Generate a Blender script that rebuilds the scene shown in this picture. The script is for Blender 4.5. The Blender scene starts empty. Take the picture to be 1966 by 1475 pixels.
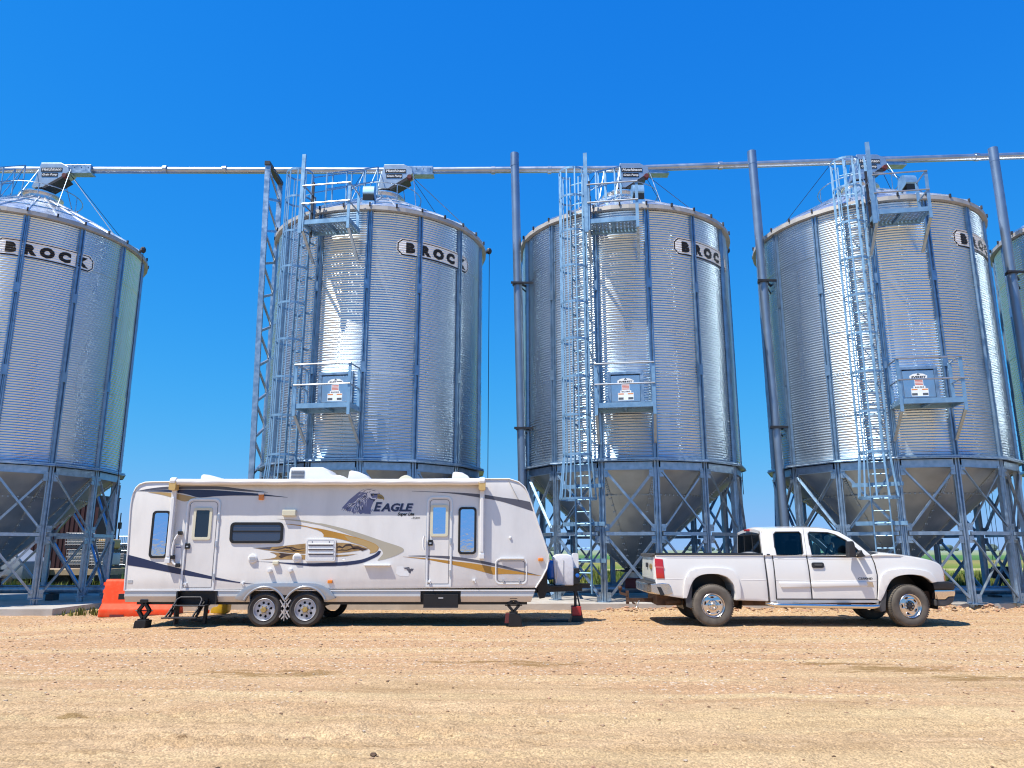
import bpy, bmesh, math, random
import numpy as np
from mathutils import Vector, Matrix
from mathutils.geometry import tessellate_polygon
random.seed(7)
rng = np.random.default_rng(7)
S = bpy.context.scene
COL = S.collection
PI = math.pi
# ------------------------------------------------------------------ camera
FPX, PITCH, CAMH = 1450.0, math.radians(12.39), 1.41
cam_d = bpy.data.cameras.new('camera')
cam = bpy.data.objects.new('camera', cam_d)
COL.objects.link(cam)
cam_d.sensor_fit = 'HORIZONTAL'; cam_d.sensor_width = 36.0
cam_d.lens = FPX / 1966 * 36
cam_d.clip_start = 0.1; cam_d.clip_end = 6000
cam.location = (0, 0, CAMH); cam.rotation_euler = (PI / 2 + PITCH, 0, 0)
S.camera = cam
# ------------------------------------------------------------------ sky, sun, exposure
SUN = Vector((-1.55, -1.0, 3.45)).normalized()
w = bpy.data.worlds.new('World'); S.world = w; w.use_nodes = True
nt = w.node_tree; nt.nodes.clear()
sky = nt.nodes.new('ShaderNodeTexSky'); sky.sky_type = 'NISHITA'; sky.sun_disc = False
sky.sun_elevation = math.asin(SUN.z)
sky.sun_rotation = math.atan2(SUN.x, SUN.y)
sky.altitude = 1200; sky.air_density = 1.0; sky.dust_density = 0.05; sky.ozone_density = 4.0
hs = nt.nodes.new('ShaderNodeHueSaturation'); hs.inputs['Saturation'].default_value = 1.31
hs.inputs['Value'].default_value = 1.0
tn = nt.nodes.new('ShaderNodeMixRGB'); tn.blend_type = 'MULTIPLY'; tn.inputs[0].default_value = 1.0; tn.inputs[2].default_value = (.36,.92,1.15,1)
bg = nt.nodes.new('ShaderNodeBackground'); bg.inputs['Strength'].default_value = 0.112
wo = nt.nodes.new('ShaderNodeOutputWorld')
nt.links.new(sky.outputs[0], hs.inputs['Color']); nt.links.new(hs.outputs[0], tn.inputs[1])
# one tone curve for the whole sky, as the phone rolls its highlights off
sp_ = nt.nodes.new('ShaderNodeSeparateColor'); cb_ = nt.nodes.new('ShaderNodeCombineColor'); nt.links.new(tn.outputs[0], sp_.inputs[0])
for i_, (m_, s_) in enumerate(((.36, 1.15), (.53, 1.65), (.93, 3.0))):
    a_ = nt.nodes.new('ShaderNodeMath'); a_.operation = 'MULTIPLY'; a_.inputs[1].default_value = -.195*s_/m_
    b_ = nt.nodes.new('ShaderNodeMath'); b_.operation = 'EXPONENT'
    c_ = nt.nodes.new('ShaderNodeMath'); c_.operation = 'SUBTRACT'; c_.inputs[0].default_value = 1.0
    d_ = nt.nodes.new('ShaderNodeMath'); d_.operation = 'MULTIPLY'; d_.inputs[1].default_value = m_/.195
    nt.links.new(sp_.outputs[i_], a_.inputs[0]); nt.links.new(a_.outputs[0], b_.inputs[0]); nt.links.new(b_.outputs[0], c_.inputs[1])
    nt.links.new(c_.outputs[0], d_.inputs[0]); nt.links.new(d_.outputs[0], cb_.inputs[i_])
nt.links.new(cb_.outputs[0], bg.inputs['Color'])
nt.links.new(bg.outputs[0], wo.inputs['Surface'])
sl = bpy.data.lights.new('sun', 'SUN'); sl.energy = 3.85; sl.angle = math.radians(0.53); sl.color = (1.0, 0.94, 0.84)
so = bpy.data.objects.new('sun', sl); COL.objects.link(so)
so.rotation_euler = SUN.to_track_quat('Z', 'Y').to_euler(); so.location = (-20, -20, 40)
S.view_settings.view_transform = 'Standard'; S.view_settings.look = 'None'
S.view_settings.gamma = 1.0; S.view_settings.use_curve_mapping = False
S.view_settings.exposure = 0.8
S.cycles.pixel_filter_type = 'BLACKMAN_HARRIS'; S.cycles.filter_width = 1.15
# ------------------------------------------------------------------ pixel helpers: a ray of the photograph met with a real plane
_c, _s = math.cos(PITCH), math.sin(PITCH)
def ray(u, v):
    x = (u - 983) / FPX; up = (737.5 - v) / FPX
    return x, _c - up * _s, _s + up * _c
def atY(u, v, Y):
    x, y, z = ray(u, v); t = Y / y
    return (x * t, Y, CAMH + z * t)
def atZ(u, v, Z=0.0):
    x, y, z = ray(u, v); t = (Z - CAMH) / z
    return (x * t, y * t, Z)
# ------------------------------------------------------------------ mesh builder
def V(*a): return Vector(a if len(a) > 1 else a[0])
class MB:
    def __init__(s): s.v = []; s.f = []
    def add(s, vs, fs):
        n = len(s.v); s.v.extend([tuple(p) for p in vs]); s.f.extend([[i + n for i in f] for f in fs]); return s
    def box(s, x0, x1, y0, y1, z0, z1):
        return s.add([(x0,y0,z0),(x1,y0,z0),(x1,y1,z0),(x0,y1,z0),(x0,y0,z1),(x1,y0,z1),(x1,y1,z1),(x0,y1,z1)],
                     [(0,3,2,1),(4,5,6,7),(0,1,5,4),(1,2,6,5),(2,3,7,6),(3,0,4,7)])
    def bar(s, p, q, a, b=None, up=(0,0,1)):
        b = b or a; p = V(p); q = V(q); d = (q - p).normalized(); up = V(up)
        if abs(d.dot(up)) > .98: up = V(0,1,0)
        x = d.cross(up).normalized(); y = x.cross(d).normalized()
        x *= a / 2; y *= b / 2
        return s.add([p-x-y,p+x-y,p+x+y,p-x+y,q-x-y,q+x-y,q+x+y,q-x+y],
                     [(0,3,2,1),(4,5,6,7),(0,1,5,4),(1,2,6,5),(2,3,7,6),(3,0,4,7)])
    def tube(s, p, q, r, n=8, r2=None):
        return s.path([p, q], r, n, r2)
    def path(s, pts, r, n=8, r2=None, closed=False):
        pts = [V(p) for p in pts]; m = len(pts); vs = []; fs = []
        for i, p in enumerate(pts):
            a = pts[i-1] if (i or closed) else p; b = pts[(i+1) % m] if (i < m-1 or closed) else p
            d = (b - a).normalized()
            up = V(0,0,1) if abs(d.z) < .95 else V(0,1,0)
            x = d.cross(up).normalized(); y = x.cross(d)
            rr = r if r2 is None else r + (r2 - r) * i / max(1, m-1)
            for k in range(n):
                t = 2*PI*k/n
                vs.append(p + x*math.cos(t)*rr + y*math.sin(t)*rr)
        for i in range(m if closed else m-1):
            j = (i+1) % m
            for k in range(n):
                k2 = (k+1) % n; fs.append((i*n+k, i*n+k2, j*n+k2, j*n+k))
        if not closed:
            fs.append(tuple(range(n))[::-1]); fs.append(tuple((m-1)*n+k for k in range(n)))
        return s.add(vs, fs)
    def lathe(s, prof, n=24, c=(0,0,0), axis='z', a0=0.0, a1=2*PI):
        full = abs(a1 - a0 - 2*PI) < 1e-6; k = n if full else n+1; vs = []; fs = []
        for i in range(k):
            a = a0 + (a1-a0)*i/n
            for (r, h) in prof:
                if axis == 'z': vs.append((c[0]+r*math.sin(a), c[1]-r*math.cos(a), c[2]+h))
                else: vs.append((c[0]+r*math.cos(a), c[1]+h, c[2]+r*math.sin(a)))
        m = len(prof)
        for i in range(n):
            j = (i+1) % k
            for t in range(m-1): fs.append((i*m+t, j*m+t, j*m+t+1, i*m+t+1))
        return s.add(vs, fs)
    def prism(s, loops, y0, y1, tf=None):
        """loops of (x,z), the first the outline, the rest holes; extruded from y0 to y1"""
        if not isinstance(loops[0][0], (tuple, list)): loops = [loops]
        flat = [p for L in loops for p in L]; n = len(flat)
        tri = tessellate_polygon([[Vector((p[0], p[1], 0)) for p in L] for L in loops])
        vs = [(p[0], y0, p[1]) for p in flat] + [(p[0], y1, p[1]) for p in flat]
        fs = [tuple(t) for t in tri]
        if abs(y1-y0) > 1e-9:
            fs += [tuple(i+n for i in t)[::-1] for t in tri]
            o = 0
            for L in loops:
                m = len(L)
                for i in range(m):
                    j = (i+1) % m; fs.append((o+i, o+j, o+j+n, o+i+n))
                o += m
        else: vs = vs[:n]
        if tf: vs = [tf(*p) for p in vs]
        return s.add(vs, fs)
    def ball(s, c, r, sq=(1,1,1), n=8, m=5):
        vs = []; fs = []
        for i in range(m+1):
            t = PI*i/m
            for k in range(n):
                a = 2*PI*k/n
                vs.append((c[0]+r*sq[0]*math.sin(t)*math.cos(a), c[1]+r*sq[1]*math.sin(t)*math.sin(a), c[2]+r*sq[2]*math.cos(t)))
        for i in range(m):
            for k in range(n): fs.append((i*n+k, (i+1)*n+k, (i+1)*n+(k+1)%n, i*n+(k+1)%n))
        return s.add(vs, fs)
    def mesh(s, name, m, smooth=None, bevel=0, seg=2, cuts=None, deform=None, org=(0,0,0)):
        me = bpy.data.meshes.new(name)
        ox, oy, oz = org
        me.from_pydata([(p[0]-ox, p[1]-oy, p[2]-oz) for p in s.v] if deform is None and not cuts else s.v, [], s.f)
        bm = bmesh.new(); bm.from_mesh(me)
        bmesh.ops.remove_doubles(bm, verts=bm.verts, dist=1e-5)
        bmesh.ops.recalc_face_normals(bm, faces=bm.faces)
        if bevel:
            es = [e for e in bm.edges if len(e.link_faces) == 2 and e.calc_face_angle(0) > .5]
            bmesh.ops.bevel(bm, geom=es, offset=bevel, segments=seg, profile=.5, affect='EDGES', clamp_overlap=True)
        if cuts:
            for ax, vals in cuts.items():
                no = {'x':(1,0,0),'y':(0,1,0),'z':(0,0,1)}[ax]
                for c in vals:
                    bmesh.ops.bisect_plane(bm, geom=bm.verts[:]+bm.edges[:]+bm.faces[:], dist=1e-5,
                                           plane_co=tuple(c*k for k in no), plane_no=no)
        if deform:
            for v in bm.verts: v.co = deform(*v.co)
        if deform or cuts:
            for v in bm.verts: v.co -= Vector(org)
        bm.to_mesh(me); bm.free()
        if smooth is not None:
            me.polygons.foreach_set('use_smooth', [True]*len(me.polygons))
            me.set_sharp_from_angle(angle=math.radians(smooth))
        me.materials.append(m)
        return me
    def build(s, name, m, parent=None, **k):
        if parent is not None:
            r = parent
            while r.parent: r = r.parent
            k.setdefault('org', tuple(r.location))
        return obj(name, s.mesh(name, m, **k), parent)
def obj(name, me, parent=None, rz=0.0):
    o = bpy.data.objects.new(name, me); COL.objects.link(o)
    if parent: o.parent = parent
    o.rotation_euler = (0, 0, rz)
    return o
def thing(name, label, cat, loc=(0,0,0), group=None, rz=0.0):
    o = bpy.data.objects.new(name, None); COL.objects.link(o); o.location = loc; o.rotation_euler = (0,0,rz)
    o.empty_display_size = .2
    return tag(o, label, cat, group)
def tag(o, label, cat, group=None):
    o['label'] = label; o['category'] = cat
    if group: o['group'] = group
    return o
def kind(o, k): o['kind'] = k; return o
def copy_tree(o, parent=None, skip=()):
    c = o.copy(); COL.objects.link(c)
    if parent: c.parent = parent
    for ch in kids.get(o.name, ()):
        if ch.name.split('.')[0] not in skip: copy_tree(ch, c, skip)
    return c
kids = {}
def index_kids():
    kids.clear()
    for o in S.objects:
        if o.parent: kids.setdefault(o.parent.name, []).append(o)
# ------------------------------------------------------------------ shapes in the plane
def cr(pts, n=6):
    """Catmull-Rom through an open list of points"""
    if len(pts) < 3: return list(pts)
    P = [pts[0]] + list(pts) + [pts[-1]]; out = []
    for i in range(1, len(P)-2):
        p0, p1, p2, p3 = P[i-1], P[i], P[i+1], P[i+2]
        for k in range(n):
            t = k / n
            out.append(tuple(.5*((2*b)+(-a+c)*t+(2*a-5*b+4*c-d)*t*t+(-a+3*b-3*c+d)*t**3) for a,b,c,d in zip(p0,p1,p2,p3)))
    out.append(tuple(pts[-1])); return out
def dedupe(L, e=1e-4):
    out = []
    for p in L:
        if not out or abs(p[0]-out[-1][0]) + abs(p[1]-out[-1][1]) > e: out.append(p)
    if len(out) > 2 and abs(out[0][0]-out[-1][0]) + abs(out[0][1]-out[-1][1]) < e: out.pop()
    return out
def rrect(x0, z0, x1, z1, r, n=5, rb=None):
    rb = r if rb is None else rb; L = []
    for cx, cz, a, q in ((x1-r, z1-r, 0, r), (x0+r, z1-r, PI/2, r), (x0+rb, z0+rb, PI, rb), (x1-rb, z0+rb, 1.5*PI, rb)):
        if q < 1e-6: L.append((cx, cz)); continue
        for k in range(n+1): L.append((cx+q*math.cos(a+PI/2*k/n), cz+q*math.sin(a+PI/2*k/n)))
    return L
def circ(cx, cz, r, n=20, rz=None, a0=0.0):
    return [(cx+r*math.cos(a0+2*PI*k/n), cz+(rz or r)*math.sin(a0+2*PI*k/n)) for k in range(n)]
def inset(L, d):
    cx = sum(p[0] for p in L)/len(L); cz = sum(p[1] for p in L)/len(L)
    w_ = max(p[0] for p in L)-min(p[0] for p in L); h_ = max(p[1] for p in L)-min(p[1] for p in L)
    return [(cx+(p[0]-cx)*(1-2*d/w_), cz+(p[1]-cz)*(1-2*d/h_)) for p in L]
def text_mb(body, x, z, y, size, align='LEFT', shear=0.0, bold=0.0, depth=0.002, sx=1.0, tf=None):
    """lettering standing in the x-z plane, read from -y"""
    cu = bpy.data.curves.new('lettering', 'FONT'); cu.body = body; cu.size = size; cu.shear = shear
    cu.offset = bold; cu.align_x = align; cu.resolution_u = 3
    ob = bpy.data.objects.new('lettering', cu); me = bpy.data.meshes.new_from_object(ob)
    mb = MB()
    vs = [(x+v.co.x*sx, y-depth, z+v.co.y) for v in me.vertices]
    mb.add(vs, [tuple(p.vertices) for p in me.polygons])
    bpy.data.objects.remove(ob); bpy.data.meshes.remove(me); bpy.data.curves.remove(cu)
    return mb
# ------------------------------------------------------------------ materials
def mat(name, col, rough=.5, metal=0.0, spec=.5, coat=0.0, var=0.0, vs=4.0, rvar=0.0, bump=0.0, bs=60.0, stretch=(1,1,1),
        dirt=None, dirt_amt=0.0, dirt_scale=2.0, ovar=0.0):
    m = bpy.data.materials.new(name); m.use_nodes = True
    nt = m.node_tree; b = nt.nodes['Principled BSDF']; L = nt.links
    b.inputs['Base Color'].default_value = (*col, 1); b.inputs['Roughness'].default_value = rough
    b.inputs['Metallic'].default_value = metal; b.inputs['Specular IOR Level'].default_value = spec
    b.inputs['Coat Weight'].default_value = coat; b.inputs['Coat Roughness'].default_value = .05
    if var or rvar or bump or dirt:
        tc = nt.nodes.new('ShaderNodeTexCoord'); mp = nt.nodes.new('ShaderNodeMapping'); mp.inputs['Scale'].default_value = stretch
        oi = nt.nodes.new('ShaderNodeObjectInfo'); ad = nt.nodes.new('ShaderNodeVectorMath'); ad.operation = 'ADD'
        ml = nt.nodes.new('ShaderNodeMath'); ml.operation = 'MULTIPLY'; ml.inputs[1].default_value = 37.0
        L.new(oi.outputs['Random'], ml.inputs[0]); L.new(tc.outputs['Object'], ad.inputs[0]); L.new(ml.outputs[0], ad.inputs[1])
        L.new(ad.outputs[0], mp.inputs['Vector'])
        n = nt.nodes.new('ShaderNodeTexNoise'); n.inputs['Scale'].default_value = vs; n.inputs['Detail'].default_value = 5
        L.new(mp.outputs[0], n.inputs['Vector'])
        if var:
            mr = nt.nodes.new('ShaderNodeMapRange'); mr.inputs[1].default_value = .3; mr.inputs[2].default_value = .7
            mr.inputs[3].default_value = 1-var; mr.inputs[4].default_value = 1+var
            L.new(n.outputs['Fac'], mr.inputs[0])
            mx = nt.nodes.new('ShaderNodeVectorMath'); mx.operation = 'SCALE'; mx.inputs[0].default_value = col
            L.new(mr.outputs[0], mx.inputs['Scale']); src = mx.outputs[0]
        else: src = None
        if dirt:
            n3 = nt.nodes.new('ShaderNodeTexNoise'); n3.inputs['Scale'].default_value = dirt_scale; n3.inputs['Detail'].default_value = 7
            n3.inputs['Roughness'].default_value = .65
            L.new(mp.outputs[0], n3.inputs['Vector'])
            m3 = nt.nodes.new('ShaderNodeMapRange'); m3.inputs[1].default_value = .45; m3.inputs[2].default_value = .75
            m3.inputs[4].default_value = dirt_amt
            L.new(n3.outputs['Fac'], m3.inputs[0])
            mm = nt.nodes.new('ShaderNodeMixRGB'); mm.inputs[1].default_value = (*col, 1); mm.inputs[2].default_value = (*dirt, 1)
            if src: L.new(src, mm.inputs[1])
            L.new(m3.outputs[0], mm.inputs[0]); src = mm.outputs[0]
        if ovar and src:                                   # every sheet a little duller or brighter than the next
            o1 = nt.nodes.new('ShaderNodeMapRange'); o1.inputs[3].default_value = 1-ovar; o1.inputs[4].default_value = 1+ovar*.7
            L.new(oi.outputs['Random'], o1.inputs[0]); o2 = nt.nodes.new('ShaderNodeVectorMath'); o2.operation = 'SCALE'
            L.new(src, o2.inputs[0]); L.new(o1.outputs[0], o2.inputs['Scale']); src = o2.outputs[0]
        if src: L.new(src, b.inputs['Base Color'])
        if rvar:
            m2 = nt.nodes.new('ShaderNodeMapRange'); m2.inputs[1].default_value = .3; m2.inputs[2].default_value = .7
            m2.inputs[3].default_value = max(.02, rough-rvar); m2.inputs[4].default_value = rough+rvar
            L.new(n.outputs['Fac'], m2.inputs[0]); L.new(m2.outputs[0], b.inputs['Roughness'])
        if bump:
            n2 = nt.nodes.new('ShaderNodeTexNoise'); n2.inputs['Scale'].default_value = bs; n2.inputs['Detail'].default_value = 3
            L.new(mp.outputs[0], n2.inputs['Vector'])
            bp = nt.nodes.new('ShaderNodeBump'); bp.inputs['Strength'].default_value = bump; bp.inputs['Distance'].default_value = .02
            L.new(n2.outputs['Fac'], bp.inputs['Height']); L.new(bp.outputs[0], b.inputs['Normal'])
    return m
def glass(name, tint, ior=1.5, refl=1.0):
    m = bpy.data.materials.new(name); m.use_nodes = True; nt = m.node_tree; nt.nodes.clear()
    t = nt.nodes.new('ShaderNodeBsdfTransparent'); t.inputs[0].default_value = (*tint, 1)
    g = nt.nodes.new('ShaderNodeBsdfGlossy'); g.inputs['Roughness'].default_value = .02; g.inputs['Color'].default_value = (refl,)*3+(1,)
    f = nt.nodes.new('ShaderNodeFresnel'); f.inputs[0].default_value = ior
    x = nt.nodes.new('ShaderNodeMixShader'); o = nt.nodes.new('ShaderNodeOutputMaterial')
    nt.links.new(f.outputs[0], x.inputs[0]); nt.links.new(t.outputs[0], x.inputs[1]); nt.links.new(g.outputs[0], x.inputs[2])
    nt.links.new(x.outputs[0], o.inputs[0]); return m
M = {}
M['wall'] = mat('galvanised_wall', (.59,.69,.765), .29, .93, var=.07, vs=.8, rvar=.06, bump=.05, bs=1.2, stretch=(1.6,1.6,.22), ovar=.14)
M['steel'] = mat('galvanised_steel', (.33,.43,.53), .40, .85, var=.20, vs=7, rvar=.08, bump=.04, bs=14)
M['roof'] = mat('galvanised_roof', (.80,.81,.82), .33, 1, var=.08, vs=3, rvar=.06)
M['blue_steel'] = mat('painted_galvanised', (.23,.40,.56), .5, .65, var=.10, vs=6, rvar=.08)
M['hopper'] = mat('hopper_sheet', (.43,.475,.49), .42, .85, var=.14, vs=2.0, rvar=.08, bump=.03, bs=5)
M['tubegal'] = mat('galvanised_tube', (.40,.445,.50), .40, .9, var=.12, vs=3, rvar=.06)
M['darkmetal'] = mat('dark_metal', (.035,.035,.04), .5, .3, var=.2, vs=9)
M['black'] = mat('black_paint', (.009,.009,.010), .45, var=.2, vs=8)
M['rubber'] = mat('tyre_rubber', (.045,.040,.036), .8, var=.25, vs=9, bump=.08, bs=90)
M['rubber_dust'] = mat('dusty_tyre_rubber', (.115,.098,.078), .85, var=.3, vs=7, bump=.08, bs=90)
M['signwhite'] = mat('sign_white', (.88,.88,.86), .45, 0, var=.06, vs=5)
M['signblack'] = mat('sign_black', (.012,.012,.014), .45)
M['red'] = mat('red_paint', (.42,.03,.025), .5, var=.15, vs=9)
M['darkred'] = mat('dark_red_paint', (.12,.022,.022), .6, var=.2, vs=6)
M['stickred'] = mat('sticker_red', (.62,.16,.10), .5)
M['stickgrey'] = mat('sticker_grey', (.10,.11,.12), .5)
M['stickorange'] = mat('sticker_orange', (.75,.25,.05), .5)
M['pole'] = mat('pole_steel', (.24,.31,.40), .42, .8, var=.12, vs=2)
M['stiff'] = mat('stiffener_steel', (.25,.36,.47), .42, .85, var=.18, vs=6)
M['eave'] = mat('eave_sheet', (.44,.42,.39), .6, .35, var=.1, vs=4)
M['concrete'] = mat('concrete', (.46,.43,.385), .85, var=.12, vs=1.6, bump=.15, bs=25, dirt=(.30,.23,.16), dirt_amt=.55, dirt_scale=1.1)
M['rope'] = mat('rope', (.03,.03,.03), .8)
# ================================================================== THE SETTING
def sstep(a, b, x):
    t = np.clip((x-a)/(b-a), 0, 1); return t*t*(3-2*t)
def vnoise(x, y, sc, seed):
    g = np.random.default_rng(seed).random((256, 256)); X = x*sc; Y = y*sc
    xi = np.floor(X).astype(int); yi = np.floor(Y).astype(int); fx = X-xi; fy = Y-yi
    fx = fx*fx*(3-2*fx); fy = fy*fy*(3-2*fy)
    a = g[xi%256, yi%256]; b = g[(xi+1)%256, yi%256]; c = g[xi%256, (yi+1)%256]; d = g[(xi+1)%256, (yi+1)%256]
    return (a*(1-fx)+b*fx)*(1-fy)+(c*(1-fx)+d*fx)*fy - .5
def base_h(x, y): return -.13*sstep(0, 1, (-5.5-x)/5.5)
def ground_h(x, y):
    h = base_h(x, y)
    near = sstep(30, 19, y)*sstep(22, 13, np.abs(x))
    h = h + near*(.030*vnoise(x*.25, y, 1.1, 1) + .018*vnoise(x*.5, y, 3.3, 2) + .012*vnoise(x, y, 7.0, 3) + .010*vnoise(x, y, 15.0, 4))
    sand = sstep(9.5, 6.5, y)
    tr = vnoise(x*.30, y*1.0, 2.6, 5)+.5*vnoise(x*.6, y, 6.0, 9)
    h = h + near*sand*(.045*np.maximum(tr, -.12)*1.3 + .028*vnoise(x*.8, y*1.6, 10, 6) + .02*np.maximum(0, vnoise(x*.35, y*1.8, 5.0, 15)))
    for y0, sl, wd in ((5.75,.035,.16),(6.45,.03,.18),(7.15,.02,.15),(6.1,-.015,.12)):       # ruts with the print of tyre lugs
        yy = y-(y0+sl*x+.10*np.sin(x*.7+y0)); g = np.exp(-(yy/wd)**2)*sstep(2.5, -1.0, x)
        h = h + near*g*(-.016+.017*np.sign(np.sin((x+yy*.8)*2*PI/.24))*sstep(-.1, .15, vnoise(x*.8, y, 2.0, 21))*(np.abs(yy) < wd))
    berm = np.exp(-((y-18.45)/.28)**2)*sstep(1.8, 3.4, x)*sstep(19.2, 18.8, y)
    h = h + berm*(.05+.16*np.maximum(0, vnoise(x, y, 3.5, 7)+.1)+.10*vnoise(x, y, 9, 8))
    wh = np.exp(-((y-14.9)/.5)**2)*sstep(14, 11, np.abs(x))
    return h*(1-.75*wh) + base_h(x, y)*.75*wh
def axis_vals(lo, hi, step, far):
    a = list(np.arange(lo, hi+1e-6, step)); d = step
    while a[-1] < far: d *= 1.5; a.append(a[-1]+d)
    d = step
    while a[0] > -far: d *= 1.5; a.insert(0, a[0]-d)
    return np.array(a)
gx = axis_vals(-11.2, 11.2, .06, 2600); gy = axis_vals(4.6, 19.0, .05, 3200)
X, Y = np.meshgrid(gx, gy); H_ = ground_h(X, Y)
nx, ny = len(gx), len(gy)
me = bpy.data.meshes.new('ground')
me.vertices.add(nx*ny); me.vertices.foreach_set('co', np.stack([X, Y, H_], -1).astype(np.float32).ravel())
I = (np.arange(ny-1)[:,None]*nx+np.arange(nx-1)[None,:]).ravel()
q = np.stack([I, I+1, I+nx+1, I+nx], -1).astype(np.int32)
me.loops.add(q.size); me.loops.foreach_set('vertex_index', q.ravel())
me.polygons.add(len(q)); me.polygons.foreach_set('loop_start', (np.arange(len(q))*4).astype(np.int32))
me.polygons.foreach_set('use_smooth', np.ones(len(q), bool)); me.update(calc_edges=True)
def ground_material():
    m = bpy.data.materials.new('gravel_ground'); m.use_nodes = True; nt = m.node_tree; L = nt.links; N = nt.nodes.new
    b = nt.nodes['Principled BSDF']; b.inputs['Roughness'].default_value = .95; b.inputs['Specular IOR Level'].default_value = .2
    geo = N('ShaderNodeNewGeometry'); P = geo.outputs['Position']
    def mapping(sc):
        mp = N('ShaderNodeMapping'); mp.inputs['Scale'].default_value = sc; L.new(P, mp.inputs['Vector']); return mp.outputs[0]
    def noise(sc, scale, detail=4, rough=.5):
        n = N('ShaderNodeTexNoise'); n.inputs['Scale'].default_value = scale; n.inputs['Detail'].default_value = detail
        n.inputs['Roughness'].default_value = rough; L.new(mapping(sc), n.inputs['Vector']); return n.outputs['Fac']
    def rng_(x, a, b_, c, d):
        r = N('ShaderNodeMapRange'); r.inputs[1].default_value = a; r.inputs[2].default_value = b_; r.inputs[3].default_value = c; r.inputs[4].default_value = d
        L.new(x, r.inputs[0]); return r.outputs[0]
    def math_(op, x, y=None):
        r = N('ShaderNodeMath'); r.operation = op
        for i, t in enumerate((x, y)):
            if t is None: continue
            if isinstance(t, (int, float)): r.inputs[i].default_value = t
            else: L.new(t, r.inputs[i])
        return r.outputs[0]
    def mix(f, a, b_, mode='MIX'):
        r = N('ShaderNodeMixRGB'); r.blend_type = mode
        for i, t in enumerate((f, a, b_)):
            if isinstance(t, tuple): r.inputs[i].default_value = (*t, 1)
            elif isinstance(t, (int, float)): r.inputs[i].default_value = t
            else: L.new(t, r.inputs[i])
        return r.outputs[0]
    sep = N('ShaderNodeSeparateXYZ'); L.new(P, sep.inputs[0])
    zone = math_('ADD', sep.outputs['Y'], rng_(noise((.42, .9, 1), .75, 6, .62), .3, .7, -2.8, 2.8))
    zf = rng_(zone, 7.0, 10.0, 0, 1)
    sand = mix(rng_(noise((.35, 1.4, 1), 1.5, 7, .7), .32, .68, 0, 1), (.35,.23,.115), (.52,.362,.207))
    grav = mix(noise((.4, 1.2, 1), 1.0, 5, .6), (.375,.225,.117), (.495,.315,.175))
    c = mix(zf, sand, grav)
    # pale wind-blown streaks and the lane where tyres have polished the sand
    st = rng_(noise((.10, 1.3, 1), 1.5, 5, .6), .54, .68, 0, .65)
    c = mix(st, c, (.53,.40,.22))
    lane = rng_(noise((.035, .85, 1), 1.6, 4, .55), .50, .60, 0, .5)
    c = mix(lane, c, (.50,.365,.195))
    rut = math_('MULTIPLY', rng_(noise((.05, 2.4, 1), 2.1, 6, .6), .57, .63, 0, .5), rng_(noise((.6,.6,1), .9, 3, .5), .4, .6, .35, 1))
    c = mix(rut, c, (.29,.18,.085))
    # single stones: cells of their own tint
    vo = N('ShaderNodeTexVoronoi'); vo.inputs['Scale'].default_value = 38; L.new(P, vo.inputs['Vector'])
    cs = N('ShaderNodeSeparateColor'); L.new(vo.outputs['Color'], cs.inputs[0])
    tint = rng_(cs.outputs[0], 0, 1, .55, 1.45)
    vo2 = N('ShaderNodeTexVoronoi'); vo2.inputs['Scale'].default_value = 95; L.new(P, vo2.inputs['Vector'])
    cs2 = N('ShaderNodeSeparateColor'); L.new(vo2.outputs['Color'], cs2.inputs[0])
    tint2 = rng_(cs2.outputs[1], 0, 1, .62, 1.38)
    amt = rng_(zf, 0, 1, .22, .5)
    t1 = math_('ADD', math_('MULTIPLY', math_('SUBTRACT', tint, 1.0), amt), 1.0)
    t2 = math_('ADD', math_('MULTIPLY', math_('SUBTRACT', tint2, 1.0), .8), 1.0)
    tt = math_('MULTIPLY', t1, t2)
    sc = N('ShaderNodeVectorMath'); sc.operation = 'SCALE'; L.new(c, sc.inputs[0]); L.new(tt, sc.inputs['Scale'])
    c = sc.outputs[0]
    pale = math_('MULTIPLY', rng_(cs.outputs[1], .955, .96, 0, .8), zf)
    c = mix(pale, c, (.62,.56,.47))
    # damp, oily patches with a shape of their own
    dm = None
    edge = noise((.6, 2.2, 1), 3.2, 7, .75)
    for (u, v, a, b_) in ((525,1293,.85,.10), (1040,1276,.55,.10), (930,1271,.9,.06), (1725,1285,.7,.12), (1885,1301,.5,.11), (1610,1278,.8,.05), (135,1376,.12,.05)):
        x0, y0, _ = atZ(u, v)
        ex = math_('POWER', math_('DIVIDE', math_('SUBTRACT', sep.outputs['X'], x0), a), 2.0)
        ey = math_('POWER', math_('DIVIDE', math_('SUBTRACT', sep.outputs['Y'], y0), b_*2.2), 2.0)
        d = math_('ADD', math_('ADD', ex, ey), rng_(edge, .35, .65, -1.7, 1.7))
        f = rng_(d, .25, 1.1, 1, 0)
        dm = f if dm is None else math_('MAXIMUM', dm, f)
    c = mix(math_('MULTIPLY', dm, .60), c, (.16,.088,.014))
    # dark clods and droppings in the foreground sand
    ck = math_('MULTIPLY', rng_(noise((.8, 1.6, 1), 4.2, 5, .65), .655, .70, 0, .75), rng_(zf, 0, .6, 1, 0))
    c = mix(ck, c, (.14,.075,.028))
    sk = math_('MULTIPLY', rng_(noise((.30, 2.0, 1), 2.6, 8, .72), .58, .66, 0, .5), rng_(zf, .1, .8, 1, .12))
    c = mix(sk, c, (.235,.145,.062))
    fk = math_('MULTIPLY', rng_(noise((.7, 1.5, 1), 13, 5, .7), .62, .70, 0, .5), rng_(zf, 0, 1, 1, .45))
    c = mix(fk, c, (.17,.10,.042))
    pf = rng_(noise((.6, 1.3, 1), 21, 4, .6), .66, .72, 0, .55)
    c = mix(pf, c, (.60,.49,.33))
    L.new(c, b.inputs['Base Color'])
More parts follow.
